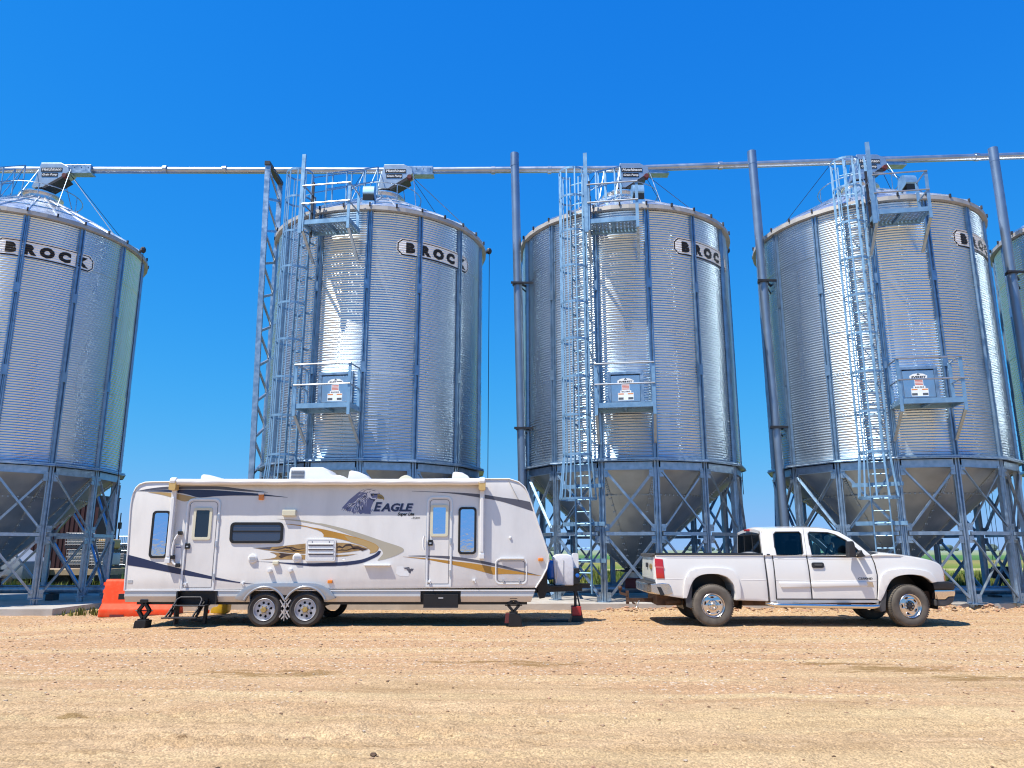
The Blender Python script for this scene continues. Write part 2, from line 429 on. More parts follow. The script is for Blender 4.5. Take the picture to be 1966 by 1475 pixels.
    hgt = math_('ADD', math_('MULTIPLY', math_('SUBTRACT', .5, vo.outputs['Distance']), .9), math_('MULTIPLY', noise((1,1,1), 55, 6, .65), .8))
    bp = N('ShaderNodeBump'); bp.inputs['Strength'].default_value = .65; bp.inputs['Distance'].default_value = .014
    L.new(hgt, bp.inputs['Height']); L.new(bp.outputs[0], b.inputs['Normal'])
    return m
me.materials.append(ground_material())
kind(obj('ground', me), 'structure')

# gravel lying loose on the ground: uncountable, one object
def pebbles(name, pts, sizes, mats, seed):
    r = np.random.default_rng(seed); vs = []; fs = []; mi = []
    o6 = np.array([(1,0,0),(-1,0,0),(0,1,0),(0,-1,0),(0,0,1),(0,0,-1),(.6,.6,.5),(-.6,.55,.45),(-.55,-.6,.5),(.6,-.55,.5)])
    F = [(0,6,4),(6,2,7),(6,7,4),(7,1,8),(7,8,4),(8,3,9),(8,9,4),(9,0,6),(9,6,4),(6,0,2),(7,2,1),(8,1,3),(9,3,0),(0,5,2),(2,5,1),(1,5,3),(3,5,0)]
    for (p, s) in zip(pts, sizes):
        a = r.random()*6.28; ca, sa = math.cos(a), math.sin(a)
        q = o6*(1+.35*(r.random((10,3))-.5))*np.array([s*(1+.5*r.random()), s, s*.6])
        n = len(vs)
        for x, y, z in q: vs.append((p[0]+x*ca-y*sa, p[1]+x*sa+y*ca, p[2]+z+s*.15))
        fs += [tuple(i+n for i in f) for f in F]; mi += [int(r.integers(len(mats)))]*len(F)
    m_ = bpy.data.meshes.new(name); m_.from_pydata(vs, [], fs)
    for k in mats: m_.materials.append(k)
    m_.polygons.foreach_set('material_index', mi); m_.update()
    return kind(obj(name, m_), 'stuff')
st_m = [mat('stone_tan', (.36,.24,.15), .9, var=.25, vs=30), mat('stone_pink', (.38,.215,.14), .9, var=.25, vs=30),
        mat('stone_pale', (.50,.41,.31), .9, var=.2, vs=30), mat('stone_brown', (.21,.125,.07), .9, var=.25, vs=30)]
n = 9000
px = rng.uniform(-10.5, 10.5, n); py = 5.0+13.6*rng.random(n)**.85
keep = rng.random(n) < np.clip((py-5.5)/5.0, .18, 1); px, py = px[keep], py[keep]
pebbles('gravel', np.stack([px, py, ground_h(px, py)], -1), .006+.013*rng.random(len(px))**2.2, st_m, 3)
n = 750
px = rng.uniform(2.0, 13, n); py = rng.normal(18.4, .22, n); k_ = py < 18.86; px, py = px[k_], py[k_]
pebbles('clods', np.stack([px, py, ground_h(px, py)], -1), .012+.055*rng.random(len(px))**3.5, [st_m[0], st_m[1]], 4)
n = 12
dm_ = mat('dark_clod', (.085,.05,.028), .95, var=.3, vs=40)
px = rng.uniform(-4.2, 4.2, n); py = 5.2+1.6*rng.random(n)**1.6
pebbles('dark_clods', np.stack([px, py, ground_h(px, py)], -1), .008+.022*rng.random(n)**2.5, [dm_], 5)

# concrete pads
def pad(x0, x1, y0, y1, z0, z1):
    o = MB().box(x0, x1, y0, y1, z0, z1).build('concrete_pad', M['concrete'], bevel=.012); return kind(o, 'structure')
pad(-8.0, 26.5, 18.9, 26.2, -.25, .155)
pad(-26.0, -11.1, 19.0, 26.2, -.4, .02)

# crop field: one sheet whose strips are the crops themselves
def field_material():
    m = bpy.data.materials.new('crop_field'); m.use_nodes = True; nt = m.node_tree; L = nt.links; N = nt.nodes.new
    b = nt.nodes['Principled BSDF']; b.inputs['Roughness'].default_value = .95; b.inputs['Specular IOR Level'].default_value = .1
    g = N('ShaderNodeNewGeometry'); sp = N('ShaderNodeSeparateXYZ'); L.new(g.outputs['Position'], sp.inputs[0])
    lg = N('ShaderNodeMath'); lg.operation = 'LOGARITHM'; lg.inputs[1].default_value = 10; L.new(sp.outputs['Y'], lg.inputs[0])
    nz = N('ShaderNodeTexNoise'); nz.inputs['Scale'].default_value = .05; nz.inputs['Detail'].default_value = 5
    mp = N('ShaderNodeMapping'); mp.inputs['Scale'].default_value = (.35, 1, 1); L.new(g.outputs['Position'], mp.inputs[0]); L.new(mp.outputs[0], nz.inputs[0])
    mr = N('ShaderNodeMapRange'); mr.inputs[1].default_value = .25; mr.inputs[2].default_value = .75; mr.inputs[3].default_value = -.05; mr.inputs[4].default_value = .05
    L.new(nz.outputs[0], mr.inputs[0]); ad = N('ShaderNodeMath'); L.new(lg.outputs[0], ad.inputs[0]); L.new(mr.outputs[0], ad.inputs[1])
    m2 = N('ShaderNodeMapRange'); m2.inputs[1].default_value = 1.4; m2.inputs[2].default_value = 3.2; L.new(ad.outputs[0], m2.inputs[0])
    cr_ = N('ShaderNodeValToRGB'); e = cr_.color_ramp.elements; L.new(m2.outputs[0], cr_.inputs[0])
    e[0].position = 0; e[0].color = (.10,.15,.025,1); e[1].position = 1; e[1].color = (.20,.26,.20,1)
    for Yd, c in ((32,(.22,.20,.055)), (40,(.16,.20,.035)), (52,(.17,.21,.035)), (57,(.42,.36,.17)), (60,(.13,.19,.03)), (85,(.24,.22,.07)), (108,(.22,.20,.075)),
                  (112,(.07,.10,.045)), (120,(.07,.17,.045)), (190,(.09,.19,.06)), (230,(.20,.25,.12)), (420,(.24,.29,.17)), (800,(.22,.27,.20))):
        el = e.new((math.log10(Yd)-1.4)/1.8); el.color = (*c, 1)
    n2 = N('ShaderNodeTexNoise'); n2.inputs['Scale'].default_value = 1.6; n2.inputs['Detail'].default_value = 6
    L.new(mp.outputs[0], n2.inputs[0])
    r2 = N('ShaderNodeMapRange'); r2.inputs[1].default_value = .3; r2.inputs[2].default_value = .7; r2.inputs[3].default_value = .65; r2.inputs[4].default_value = 1.35
    L.new(n2.outputs[0], r2.inputs[0]); sc = N('ShaderNodeVectorMath'); sc.operation = 'SCALE'
    L.new(cr_.outputs[0], sc.inputs[0]); L.new(r2.outputs[0], sc.inputs['Scale']); L.new(sc.outputs[0], b.inputs['Base Color'])
    return m
fy = [26.6, 28, 30, 33, 38, 46, 60, 90, 150, 300, 700, 1500, 3000]
fx = [-2500, -800, -200, -60, -30, -20, -14, -11, -9.5, -8, -6.5, -5, 0, 5, 10, 15, 20, 30, 60, 200, 800, 2500]
mb = MB(); W_ = len(fx)
mb.add([(x, y, float(base_h(np.array(x), y))+.03) for y in fy for x in fx],
       [(j*W_+i, j*W_+i+1, (j+1)*W_+i+1, (j+1)*W_+i) for j in range(len(fy)-1) for i in range(W_-1)])
kind(mb.build('field', field_material()), 'structure')
# grass and weeds behind the pads
def grass(name, n, xr, yr, hr, cols, seed):
    r = np.random.default_rng(seed); vs = []; fs = []; mi = []
    for _ in range(n):
        x = r.uniform(*xr); y = yr[0]+(yr[1]-yr[0])*r.random()**1.8; h = r.uniform(*hr)*(1+.35*math.sin(x*1.7)+.2*math.sin(x*4.1)); z = float(base_h(np.array(x), y))
        k = int(r.integers(len(cols)))
        for _b in range(5):
            a = r.random()*6.28; bx, by = x+r.normal(0,.06), y+r.normal(0,.06); t = .25*h*r.random(); w_ = .012+.014*r.random()
            c, s_ = math.cos(a), math.sin(a); o = len(vs)
            vs += [(bx-w_*c, by-w_*s_, z), (bx+w_*c, by+w_*s_, z), (bx+s_*t*.4+w_*.7*c, by+c*t*.4+w_*.7*s_, z+h*.55), (bx+s_*t*.4-w_*.7*c, by+c*t*.4-w_*.7*s_, z+h*.55), (bx+s_*t*1.3, by+c*t*1.3, z+h*(.8+.2*r.random()))]
            fs += [(o, o+1, o+2, o+3), (o+3, o+2, o+4)]; mi += [k, k]
    m_ = bpy.data.meshes.new(name); m_.from_pydata(vs, [], fs)
    for c in cols: m_.materials.append(c)
    m_.polygons.foreach_set('material_index', mi); m_.update()
    return kind(obj(name, m_), 'stuff')
gm = [mat('grass_green', (.075,.14,.02), .8, var=.3, vs=3), mat('grass_yellow', (.20,.19,.035), .8, var=.3, vs=3), mat('grass_olive', (.12,.15,.025), .8, var=.3, vs=3)]
grass('field_grass', 9000, (-22, 24), (27.0, 48), (.18,.42), gm, 11)
grass('weeds_by_pad', 26, (-11.1, -9.0), (18.75, 19.5), (.06,.16), [gm[2], gm[1]], 14)
grass('weeds', 700, (-22, 24), (26.4, 27.6), (.25,.7), [gm[0], gm[2]], 12)
# far trees along the horizon, read as one mass
mb = MB(); r_ = random.Random(5)
x = -1500
while x < 1500:
    x += r_.uniform(4, 60) if r_.random() < .6 else r_.uniform(4, 14)
    y = r_.uniform(900, 1300); hh = r_.uniform(3, 9)
    for _ in range(3):
        mb.ball((x+r_.uniform(-5,5), y+r_.uniform(-5,5), hh*r_.uniform(.3,.6)), hh*.6, (r_.uniform(.8,1.6), 1, r_.uniform(.6,1)), 7, 5)
kind(mb.build('far_trees', mat('far_foliage', (.10,.14,.12), .95, var=.3, vs=.05)), 'stuff')
# ================================================================== GRAIN SILOS
NS = 14; DA = 2*PI/NS; P0 = -.39; RW = 3.10
ZR, ZE = 3.66, 10.55          # bottom ring, eave
PITCHC, AMP = .0676, .0105
def pol(r, a, z): return Vector((r*math.sin(a), -r*math.cos(a), z))
def corr(z): return AMP*math.cos(2*PI*(z-ZR)/PITCHC)
def wall_mesh(bulge, tilt, seed):
    r_ = np.random.default_rng(seed); na = 10; K = 8
    zs = np.arange(ZR, ZE, PITCHC/K); aa = np.linspace(-DA/2, DA/2, na+1)
    off = [0]+list(r_.normal(0, .0035, 8)); wob = r_.normal(0, 1, (8, 2))
    vs = []; fs = []
    for z in zs:
        ring = (z-ZR)/1.13; i = int(ring); lap = .003*math.exp(-((ring-i)*1.13/.03)**2) if i else 0
        for a in aa:
            t = a/(DA/2)
            b = bulge*(1-t*t)+tilt*t+off[min(i, 7)]*(1-t*t)+.0022*math.sin(2.2*t+wob[i,0])*math.sin(3*(ring-i)*PI+wob[i,1])*(1-t*t)
            vs.append(pol(RW+corr(z)+b+lap, a, z))
    m = na+1
    for j in range(len(zs)-1):
        for k in range(na): fs.append((j*m+k, j*m+k+1, (j+1)*m+k+1, (j+1)*m+k))
    mb = MB().add(vs, fs)
    for i in range(0, 102, 2):                     # bolts down the sheet seam
        z = ZR+(i+.02)*PITCHC
        for da in (-.006, .006): 
            p = pol(RW+AMP+bulge, da, z); mb.box(p.x-.008, p.x+.008, p.y-.014, p.y, z-.009, z+.009)
    for ring in range(1, 7):                       # and along the ring laps
        z = ZR+round(ring*1.13/PITCHC)*PITCHC
        for k in range(-8, 9):
            if k == 0: continue
            p = pol(RW+AMP+bulge*.6, k*DA/18, z); mb.box(p.x-.009, p.x+.009, p.y-.010, p.y, z-.01, z+.01)
    return mb.mesh('wall_panel', M['wall'], smooth=50)
silo = thing('grain_silo', 'grain silo', 'silo', (0,0,0), 'galvanised hopper-bottom grain silos in a row')
walls = [wall_mesh(.004, .003, 1), wall_mesh(-.006, -.004, 2), wall_mesh(.009, .005, 3)]
for k in range(NS): obj('wall_panel', walls[(k*2) % 3], silo, P0+(k+.5)*DA)
HAT = [(-.092,0),(-.074,.004),(-.062,.058),(-.03,.058),(-.013,.016),(.013,.016),(.03,.058),(.062,.058),(.074,.004),(.092,0)]  # a hat with two crowns
def hat(mb, r, z0, z1, s=1.0):
    n = len(HAT)
    mb.add([(t*s, -(r+h*s), z0) for t, h in HAT]+[(t*s, -(r+h*s), z1) for t, h in HAT],
           [(i, i+1, n+i+1, n+i) for i in range(n-1)]+[(0, n, 2*n-1, n-1), tuple(range(n)), tuple(range(n, 2*n))[::-1]])
    return mb
sm = hat(MB(), RW+.002, ZR+.004, ZE-.06)
for i in range(0, 44):
    for t in (-.046, .046): sm.box(t-.008, t+.008, -(RW+.072), -(RW+.058), ZR+.1+i*.152, ZR+.116+i*.152)
for z in (5.92, 8.2): sm.box(-.07, .07, -(RW+.068), -(RW+.061), z, z+.28)
sm = sm.mesh('stiffener', M['stiff'])
lg = hat(MB(), RW-.02, .022, 3.615, .92)
lg.box(-.15, .15, -3.24, -2.98, .155, .172)
lg.box(-.06, .06, -(RW-.01), -2.98, 0.02, 3.6)
for z, h in ((1.66,.10),(1.955,.10),(3.33,.14),(.29,.12)):
    for s in (-1, 1):
        lg.box(s*.07, s*.185, -3.125, -3.113, z-h*.85, z+h*.85)
        for dx in (.12, .165): lg.box(s*dx-.012, s*dx+.012, -3.14, -3.125, z-.012, z+.012)
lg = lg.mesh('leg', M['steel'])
h = DA/2
def brm(a0, z0, a1, z1, r=3.15, wd=.052):
    p, q = pol(r, a0, z0), pol(r, a1, z1); d = (q-p).normalized()
    mb = MB(); mb.bar(p, q, wd, .012, up=(0,0,1)) if False else None
    mb.bar(p, q, .012, wd, up=(0,1,0)); nrm = d.cross(Vector((0,1,0))).normalized()
    mb.bar(p+nrm*wd/2+V(0,.03,0), q+nrm*wd/2+V(0,.03,0), .012, .06, up=(0,0,1))
    return mb.mesh('brace', M['steel'])
BR = [brm(-h+.04, 3.33, h-.05, 1.965, 3.150), brm(h-.04, 3.33, -h+.05, 1.965, 3.105),
      brm(-h+.05, 1.65, h-.04, .285, 3.150), brm(h-.05, 1.65, -h+.04, .285, 3.105)]
stm = MB().bar(pol(3.14, -h+.035, 1.805), pol(3.14, h-.035, 1.805), .05, .085).mesh('strut', M['steel'])
bmm = MB(); bmm.bar(pol(3.125, -h+.034, 3.49), pol(3.125, h-.034, 3.49), .012, .2)
bmm.bar(pol(3.14, -h+.034, 3.395), pol(3.14, h-.034, 3.395), .05, .012); bmm = bmm.mesh('ring_beam', M['steel'])
flm = MB().add([pol(3.0, -h, 3.625), pol(3.0, h, 3.625), pol(3.30, h, 3.625), pol(3.30, -h, 3.625),
                pol(3.0, -h, 3.655), pol(3.0, h, 3.655), pol(3.27, h, 3.655), pol(3.27, -h, 3.655)],
               [(0,3,2,1),(4,5,6,7),(0,1,5,4),(2,3,7,6),(1,2,6,5),(3,0,4,7)])
flm.bar(pol(3.275, -h, 3.64), pol(3.275, h, 3.64), .012, .075)
flm = flm.mesh('ring_flange', M['steel'])
def hz(r): return .86+.918*(r-.2)
def hopper(r0, r1):
    mb = MB(); n = 5; vs = []; fs = []
    for i in range(n+1):
        a = -h+2*h*i/n
        for r in (r0, r1): vs.append(pol(r, a, hz(r)))
    mb.add(vs, [(2*i, 2*i+1, 2*i+3, 2*i+2) for i in range(n)])
    m = 12
    nrm = Vector((0, -.676, -.737))
    mb.bar(pol(r0, -h, hz(r0))+V(0,-.008,-.008), pol(r1, -h, hz(r1))+V(0,-.008,-.008), .05, .014)
    for i in range(m):
        r = r0+(r1-r0)*(i+.5)/m; p = pol(r, -h, hz(r))
        for da in (-.02, .02):
            c = pol(r, -h+da/r*1.0, hz(r))+V(0,-.014,-.014); mb.box(c.x-.015, c.x+.015, c.y-.015, c.y+.015, c.z-.015, c.z+.015)
    if r1 < 1:
        for i in range(9):
            a = -h+2*h*(i+.5)/9; c = pol(r0, a, hz(r0))+V(0,-.01,-.012); mb.box(c.x-.017, c.x+.017, c.y-.017, c.y+.017, c.z-.017, c.z+.017)
        mb.bar(pol(r0, -h, hz(r0))+V(0,-.006,-.008), pol(r0, h, hz(r0))+V(0,-.006,-.008), .05, .012)
    return mb.mesh('hopper_panel', M['hopper'])
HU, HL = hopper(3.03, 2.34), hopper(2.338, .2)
NR = 28; hr = PI/NR; RS = .575
def rz_(r): return ZE+.03+RS*(3.2-r)
rp = MB(); vs = []
for i in range(4):
    a = -hr+2*hr*i/3
    for r in (3.22, .45): vs.append(pol(r, a, rz_(r)))
rp.add(vs, [(2*i, 2*i+2, 2*i+3, 2*i+1) for i in range(3)])
rp.bar(pol(3.22, -hr, rz_(3.22)+.02), pol(.47, -hr, rz_(.47)+.02), .035, .05)
for r in (2.3, 1.4): rp.bar(pol(r, -hr, rz_(r)+.012), pol(r, hr, rz_(r)+.012), .05, .02)
rp = rp.mesh('roof_panel', M['roof'])
clip = MB(); p = pol(3.235, -hr, rz_(3.22)+.02); clip.box(p.x-.02, p.x+.02, p.y-.02, p.y+.03, p.z-.05, p.z+.05)
clip = clip.mesh('roof_clip', M['darkmetal'])
ev = MB(); vs = []
for i in range(4):
    a = -h+2*h*i/3
    vs += [pol(3.225, a, ZE+.02), pol(3.235, a, ZE-.10), pol(3.12, a, ZE-.11)]
ev.add(vs, [(3*i+j, 3*i+3+j, 3*i+4+j, 3*i+1+j) for i in range(3) for j in (0, 1)])
ev = ev.mesh('eave_trim', M['eave'])
for k in range(NS):
    a = P0+k*DA; b = a+h
    obj('stiffener', sm, silo, a); obj('leg', lg, silo, a)
    for m_ in BR: obj('brace', m_, silo, b)
    obj('strut', stm, silo, b); obj('ring_beam', bmm, silo, b); obj('ring_flange', flm, silo, b)
    obj('hopper_panel', HU, silo, b); obj('hopper_panel', HL, silo, b); obj('eave_trim', ev, silo, b)
for k in range(NR):
    o = obj('roof_panel', rp, silo, P0+(k+.5)*2*hr); obj('clip', clip, o)
MB().lathe([(.2,.9),(.2,.62),(.0,.62)], 20).build('outlet_spout', M['hopper'], silo, smooth=40)
MB().box(-.32,.32,-.3,.3,.80,.86).box(-.5,-.32,-.06,.06,.815,.845).build('slide_gate', M['darkmetal'], silo)
MB().box(-.27,.27,-.27,.27,.36,.62).box(-.30,.30,-.30,.30,.60,.635).build('inlet_box', M['darkred'], silo, bevel=.008)
MB().lathe([(.50,rz_(.47)-.06),(.50,rz_(.47)+.12),(.62,rz_(.47)+.13),(.62,rz_(.47)+.17),(.35,rz_(.47)+.27),(.22,rz_(.47)+.30),(.22,rz_(.47)+.36),(0,rz_(.47)+.36)], 28).build('roof_cap', M['roof'], silo, smooth=40)
pr = MB(); zc = rz_(1.15)+.55
pr.path([pol(1.15, 2*PI*k/36, zc) for k in range(36)], .014, 6, closed=True)
for k in range(6): pr.tube(pol(1.15, .5+k*PI/3, rz_(1.15)), pol(1.15, .5+k*PI/3, zc), .013, 6)
pr.build('peak_rail', M['steel'], silo)
# ladder with its cage
AL = -.53
def lp(t, r, z): return Vector((t, -r, z))
ld = MB(); 
for s in (-1, 1): ld.bar(lp(s*.2, 3.27, .35), lp(s*.2, 3.27, 11.6), .03, .06)
ld = ld.mesh('ladder_rail', M['blue_steel']); ladder = obj('ladder', ld, silo, AL)
rg = MB().tube(lp(-.2, 3.27, 0), lp(.2, 3.27, 0), .014, 6).mesh('rung', M['blue_steel'])
for i in range(37):
    o = obj('rung', rg, ladder); o.location.z = .55+i*.3
hoop_pts = lambda R: [lp(R*math.sin(t), 3.27+.10+R*.75-R*math.cos(t), 0) for t in np.linspace(.55, 2*PI-.55, 18)]
def hoopm(R, y0=3.27):
    pts = [(-.2, y0)]+[(R*math.sin(t), y0+.36-R*math.cos(t)*1.0) for t in np.linspace(-2.2+PI*0, 2.2, 0)]
    L = []
    for i in range(17):
        t = -PI*.62+i*PI*1.24/16; L.append((R*math.sin(t), y0+.28+R*math.cos(t)))
    L = [(-.2, y0)]+L+[(.2, y0)]
    mb = MB()
    for p, q in zip(L[:-1], L[1:]): mb.bar(lp(p[0], p[1], 0), lp(q[0], q[1], 0), .008, .055)
    return mb.mesh('cage_hoop', M['blue_steel'])
hm = hoopm(.36)
for z in (3.75, 4.75, 5.75, 6.75, 7.75, 8.75, 9.75, 10.75, 11.55):
    o = obj('cage_hoop', hm, ladder); o.location.z = z
o = obj('cage_hoop', hoopm(.46), ladder); o.location.z = 2.65
for i in range(7):
    t = -PI*.60+i*PI*1.2/6
    P_ = [lp(R*math.sin(t), 3.27+.28+R*math.cos(t), z) for R, z in ((.46,2.65),(.355,3.72),(.355,11.57))]
    mb = MB(); mb.bar(P_[0], P_[1], .04, .01, up=(0,1,0)); mb.bar(P_[1], P_[2], .04, .01, up=(0,1,0))
    mb.build('cage_bar', M['blue_steel'], ladder)
for z in (3.0, 2.05, 1.15):
    mb = MB().bar(lp(-.62, 3.17, z), lp(.55, 3.17, z), .03, .10)
    for s in (-1, 1): mb.bar(lp(s*.2, 3.17, z), lp(s*.2, 3.27, z), .03, .05)
    mb.build('ladder_bracket', M['blue_steel'], ladder)
for z in (4.6, 5.6, 6.6, 7.6, 8.6, 9.6):
    mb = MB()
    for s in (-1, 1): mb.bar(lp(s*.2, 3.10, z), lp(s*.2, 3.27, z), .03, .05)
    mb.build('ladder_bracket', M['blue_steel'], ladder)
# platforms
AP = -.166
def platform(zf, t0, t1, r1, holes, top, kick=.12):
    pl = obj('platform', MB().bar(lp(t0, r1, zf), lp(t1, r1, zf), .05, kick).bar(lp(t0, 3.17, zf), lp(t0, r1, zf), .05, kick).bar(lp(t1, 3.17, zf), lp(t1, r1, zf), .05, kick)
             .bar(lp(t0, 3.2, zf), lp(t1, 3.2, zf), .05, kick).bar(lp((t0+t1)/2, 3.2, zf-.03), lp((t0+t1)/2, r1, zf-.03), .06, .05).mesh('platform_frame', M['blue_steel']), silo, AP)
    mb = MB()
    if holes:
        n = 13; m = 8; dx = (t1-t0)/n; dy = (r1-3.18)/m
        for i in range(n):
            for j in range(m):
                x0, y0 = t0+i*dx, -r1+j*dy; b = .32
                for (xa, xb, ya, yb) in ((0,1,0,b),(0,1,1-b,1),(0,b,b,1-b),(1-b,1,b,1-b)):
                    mb.box(x0+xa*dx, x0+xb*dx, y0+ya*dy, y0+yb*dy, zf+.012, zf+.02)
    else: mb.box(t0+.02, t1-.02, -r1+.02, -3.19, zf+.02, zf+.032)
    obj('deck', mb.mesh('deck', M['steel']), pl)
    for (t, r, z0) in ((t0, r1+.028, zf-.25), (t1, r1+.028, zf-.25), (t0, 3.32, zf), (t1, 3.32, zf)):
        obj('post', MB().bar(lp(t, r, z0), lp(t, r, zf+top), .075, .03, up=(0,1,0)).mesh('post', M['blue_steel']), pl)
    for z in (zf+top, zf+top*.5):
        obj('rail', MB().tube(lp(t0-.03, r1+.055, z), lp(t1+.03, r1+.055, z), .021, 8).mesh('rail', M['tubegal']), pl)
        for t in (t0, t1): obj('rail', MB().tube(lp(t, 3.3, z), lp(t, r1+.05, z), .021, 8).mesh('rail', M['tubegal']), pl)
    for t in (t0, t1): obj('diagonal_strut', MB().bar(lp(t, r1, zf-.2), lp(t, 3.17, zf-.85), .07, .04, up=(0,1,0)).mesh('diagonal_strut', M['steel']), pl)
    return pl
platform(4.90, -.72, .70, 3.93, False, 1.05)
up_ = platform(9.80, -.80, .46, 3.95, True, 1.02)
obj('gate_post', MB().bar(lp(-.86, 3.98, 9.5), lp(-.86, 3.98, 11.75), .10, .05, up=(0,1,0)).mesh('gate_post', M['blue_steel']), up_)
obj('gate_post', MB().bar(lp(-.80, 3.45, 9.6), lp(-.80, 3.45, 11.2), .06, .04, up=(0,1,0)).mesh('gate_post', M['darkmetal']), up_)
# handrails up the roof
rs = MB()
for s in (-1, 1):
    def q(r, dz): return V(s*.26, -r, rz_(r)+dz)
    R_ = (3.05, 2.2, 1.35, .75)
    for r in R_: 
        o = obj('handrail_post', MB().bar(q(r, 0), q(r, 1.02), .045, .02, up=(0,1,0)).mesh('handrail_post', M['blue_steel']), silo, -.46)
    for dz in (1.02, .55): obj('handrail', MB().bar(q(3.05, dz), q(.75, dz), .03, .03).mesh('handrail', M['blue_steel']), silo, -.46)
    obj('handrail_brace', MB().bar(q(1.35, 0), q(.75, 1.0), .02, .02).mesh('handrail_brace', M['steel']), silo, -.46)
rt = MB()
for i in range(9):
    r = 3.0-i*.28; rt.bar(V(-.22,-r,rz_(r)+.07), V(.22,-r,rz_(r)+.07), .05, .03)
for s in (-1, 1): rt.bar(V(s*.22,-3.1,rz_(3.1)+.05), V(s*.22,-.7,rz_(.7)+.05), .03, .05)
obj('roof_ladder', rt.mesh('roof_ladder', M['roof']), silo, -.46)
# roof vent with a curved hood
vt = obj('roof_vent', MB().prism([(2.46,rz_(2.46)-.02),(2.46,11.22),(2.49,11.31),(2.55,11.36),(2.64,11.385),(2.74,11.37),(2.82,11.32),(2.87,11.23),(2.885,11.10),(2.86,11.06),(2.60,10.98),(2.60,rz_(2.6)-.02)], -.155, .155,
        tf=lambda r, t, z: (t, -r, z)).mesh('roof_vent', M['blue_steel'], smooth=30), silo, .02)
obj('vent_mouth', MB().add([(-.14,-2.868,11.055),(.14,-2.868,11.055),(.14,-2.612,10.975),(-.14,-2.612,10.975)], [(0,1,2,3)]).add([(-.15,-2.872,11.05),(.15,-2.872,11.05),(.15,-2.865,10.88),(-.15,-2.865,10.88)],[(0,1,2,3)]).mesh('vent_mouth', M['black']), vt)
obj('vent_base', MB().box(-.17,.17,-2.86,-2.42,rz_(2.86)-.06,rz_(2.86)+.10).mesh('vent_base', M['roof']), vt)
# access door with its decals
dr = obj('access_door', MB().box(-.37,.37,-3.165,-3.09,5.13,5.82).mesh('access_door', mat('door_galvanised', (.56,.62,.68), .3, .9, var=.08, vs=3), bevel=.012), silo, AP)
fr = MB()
for (a, b_) in (((-.42,5.09),(.42,5.09)),((-.42,5.88),(.42,5.88)),((-.42,5.05),(-.42,5.92)),((.42,5.05),(.42,5.92))):
    fr.bar(lp(a[0],3.135,a[1]), lp(b_[0],3.135,b_[1]), .09, .06 if a[1]==b_[1] else .06)
fr.bar(lp(-.44,3.19,5.0), lp(.44,3.19,5.0), .06, .08)
obj('door_frame', fr.mesh('door_frame', M['steel']), dr)
def sticker(polys, m, d): 
    mb = MB()
    for p in polys: mb.prism(p, -3.166-d, -3.165-d+.0002)
    return obj('decal', mb.mesh('decal', m), dr)
rc = lambda x0, z0, x1, z1: [(x0,z0),(x1,z0),(x1,z1),(x0,z1)]
sticker([[(-.20,5.60),(.20,5.60),(.21,5.68),(.12,5.73),(.0,5.745),(-.12,5.73),(-.21,5.68)], rc(-.10,5.42,.10,5.60), rc(-.20,5.16,.20,5.36), rc(-.14,5.36,.14,5.42)], M['signwhite'], .001)
sticker([[(-.04,5.70),(.0,5.755),(.05,5.70)], rc(-.19,5.18,-.06,5.24), rc(.06,5.18,.19,5.24)], M['stickgrey'], .002)
sticker([rc(-.09,z,.09,z+.022) for z in (5.55,5.515,5.48,5.445)], M['stickred'], .002)
sticker([rc(-.19,5.315,-.05,5.345), rc(.05,5.315,.19,5.345)], M['stickorange'], .002)
obj('lettering', text_mb('EVEREST', 0, 5.615, -3.168, .085, 'CENTER', .15, .003, sx=1.05).mesh('lettering', M['signblack']), dr)
obj('lettering', text_mb('BULK BINS', 0, 5.375, -3.168, .045, 'CENTER', 0, .001).mesh('lettering', M['signblack']), dr)
# the curved nameplate, painted over the corrugation
AS, SZ, SW = .697, 9.47, 1.215
def wrap(d):
    def f(x, y, z): 
        return tuple(pol(RW+corr(z)+d+.004, AS+x/RW, z))
    return f
zc_ = [9.2+i*PITCHC/6 for i in range(60)]; xc_ = [-1.3+i*.1 for i in range(27)]
def plate_poly(e): return [(-SW+e,SZ-.11+e*.3),(-SW+.13+e*.4,SZ-.235+e),(SW-.13-e*.4,SZ-.235+e),(SW-e,SZ-.11+e*.3),(SW-e,SZ+.11-e*.3),(SW-.13-e*.4,SZ+.235-e),(-SW+.13+e*.4,SZ+.235-e),(-SW+e,SZ+.11-e*.3)]
sg = MB().prism(plate_poly(0), 0, 0).build('nameplate', M['signblack'], silo, cuts={'x':xc_,'z':zc_}, deform=wrap(.009), smooth=40)
# a fine white edge outside the black line, then the white field
MB().prism([plate_poly(-.025), plate_poly(0)], 0, 0).build('nameplate_edge', M['signwhite'], sg, cuts={'x':xc_,'z':zc_}, deform=wrap(.009), smooth=40)
MB().prism(plate_poly(.035), 0, 0).build('nameplate_field', M['signwhite'], sg, cuts={'x':xc_,'z':zc_}, deform=wrap(.013), smooth=40)
for i, ch in enumerate('BROCK'):
    text_mb(ch, -.86+i*.43, SZ-.125, 0, .355, 'CENTER', 0, .030, sx=1.14).build('letter', M['signblack'], sg, cuts={'x':xc_,'z':zc_}, deform=wrap(.018))
# pull rope down the wall
MB().tube(pol(3.34, 1.62, 3.0), pol(3.34, 1.62, 10.6), .011, 5).build('pull_rope', M['rope'], silo)
MB().ball(pol(3.33,1.62,10.62), .09, (1,1,1.2), 8, 5).build('rope_pulley', M['darkmetal'], silo)

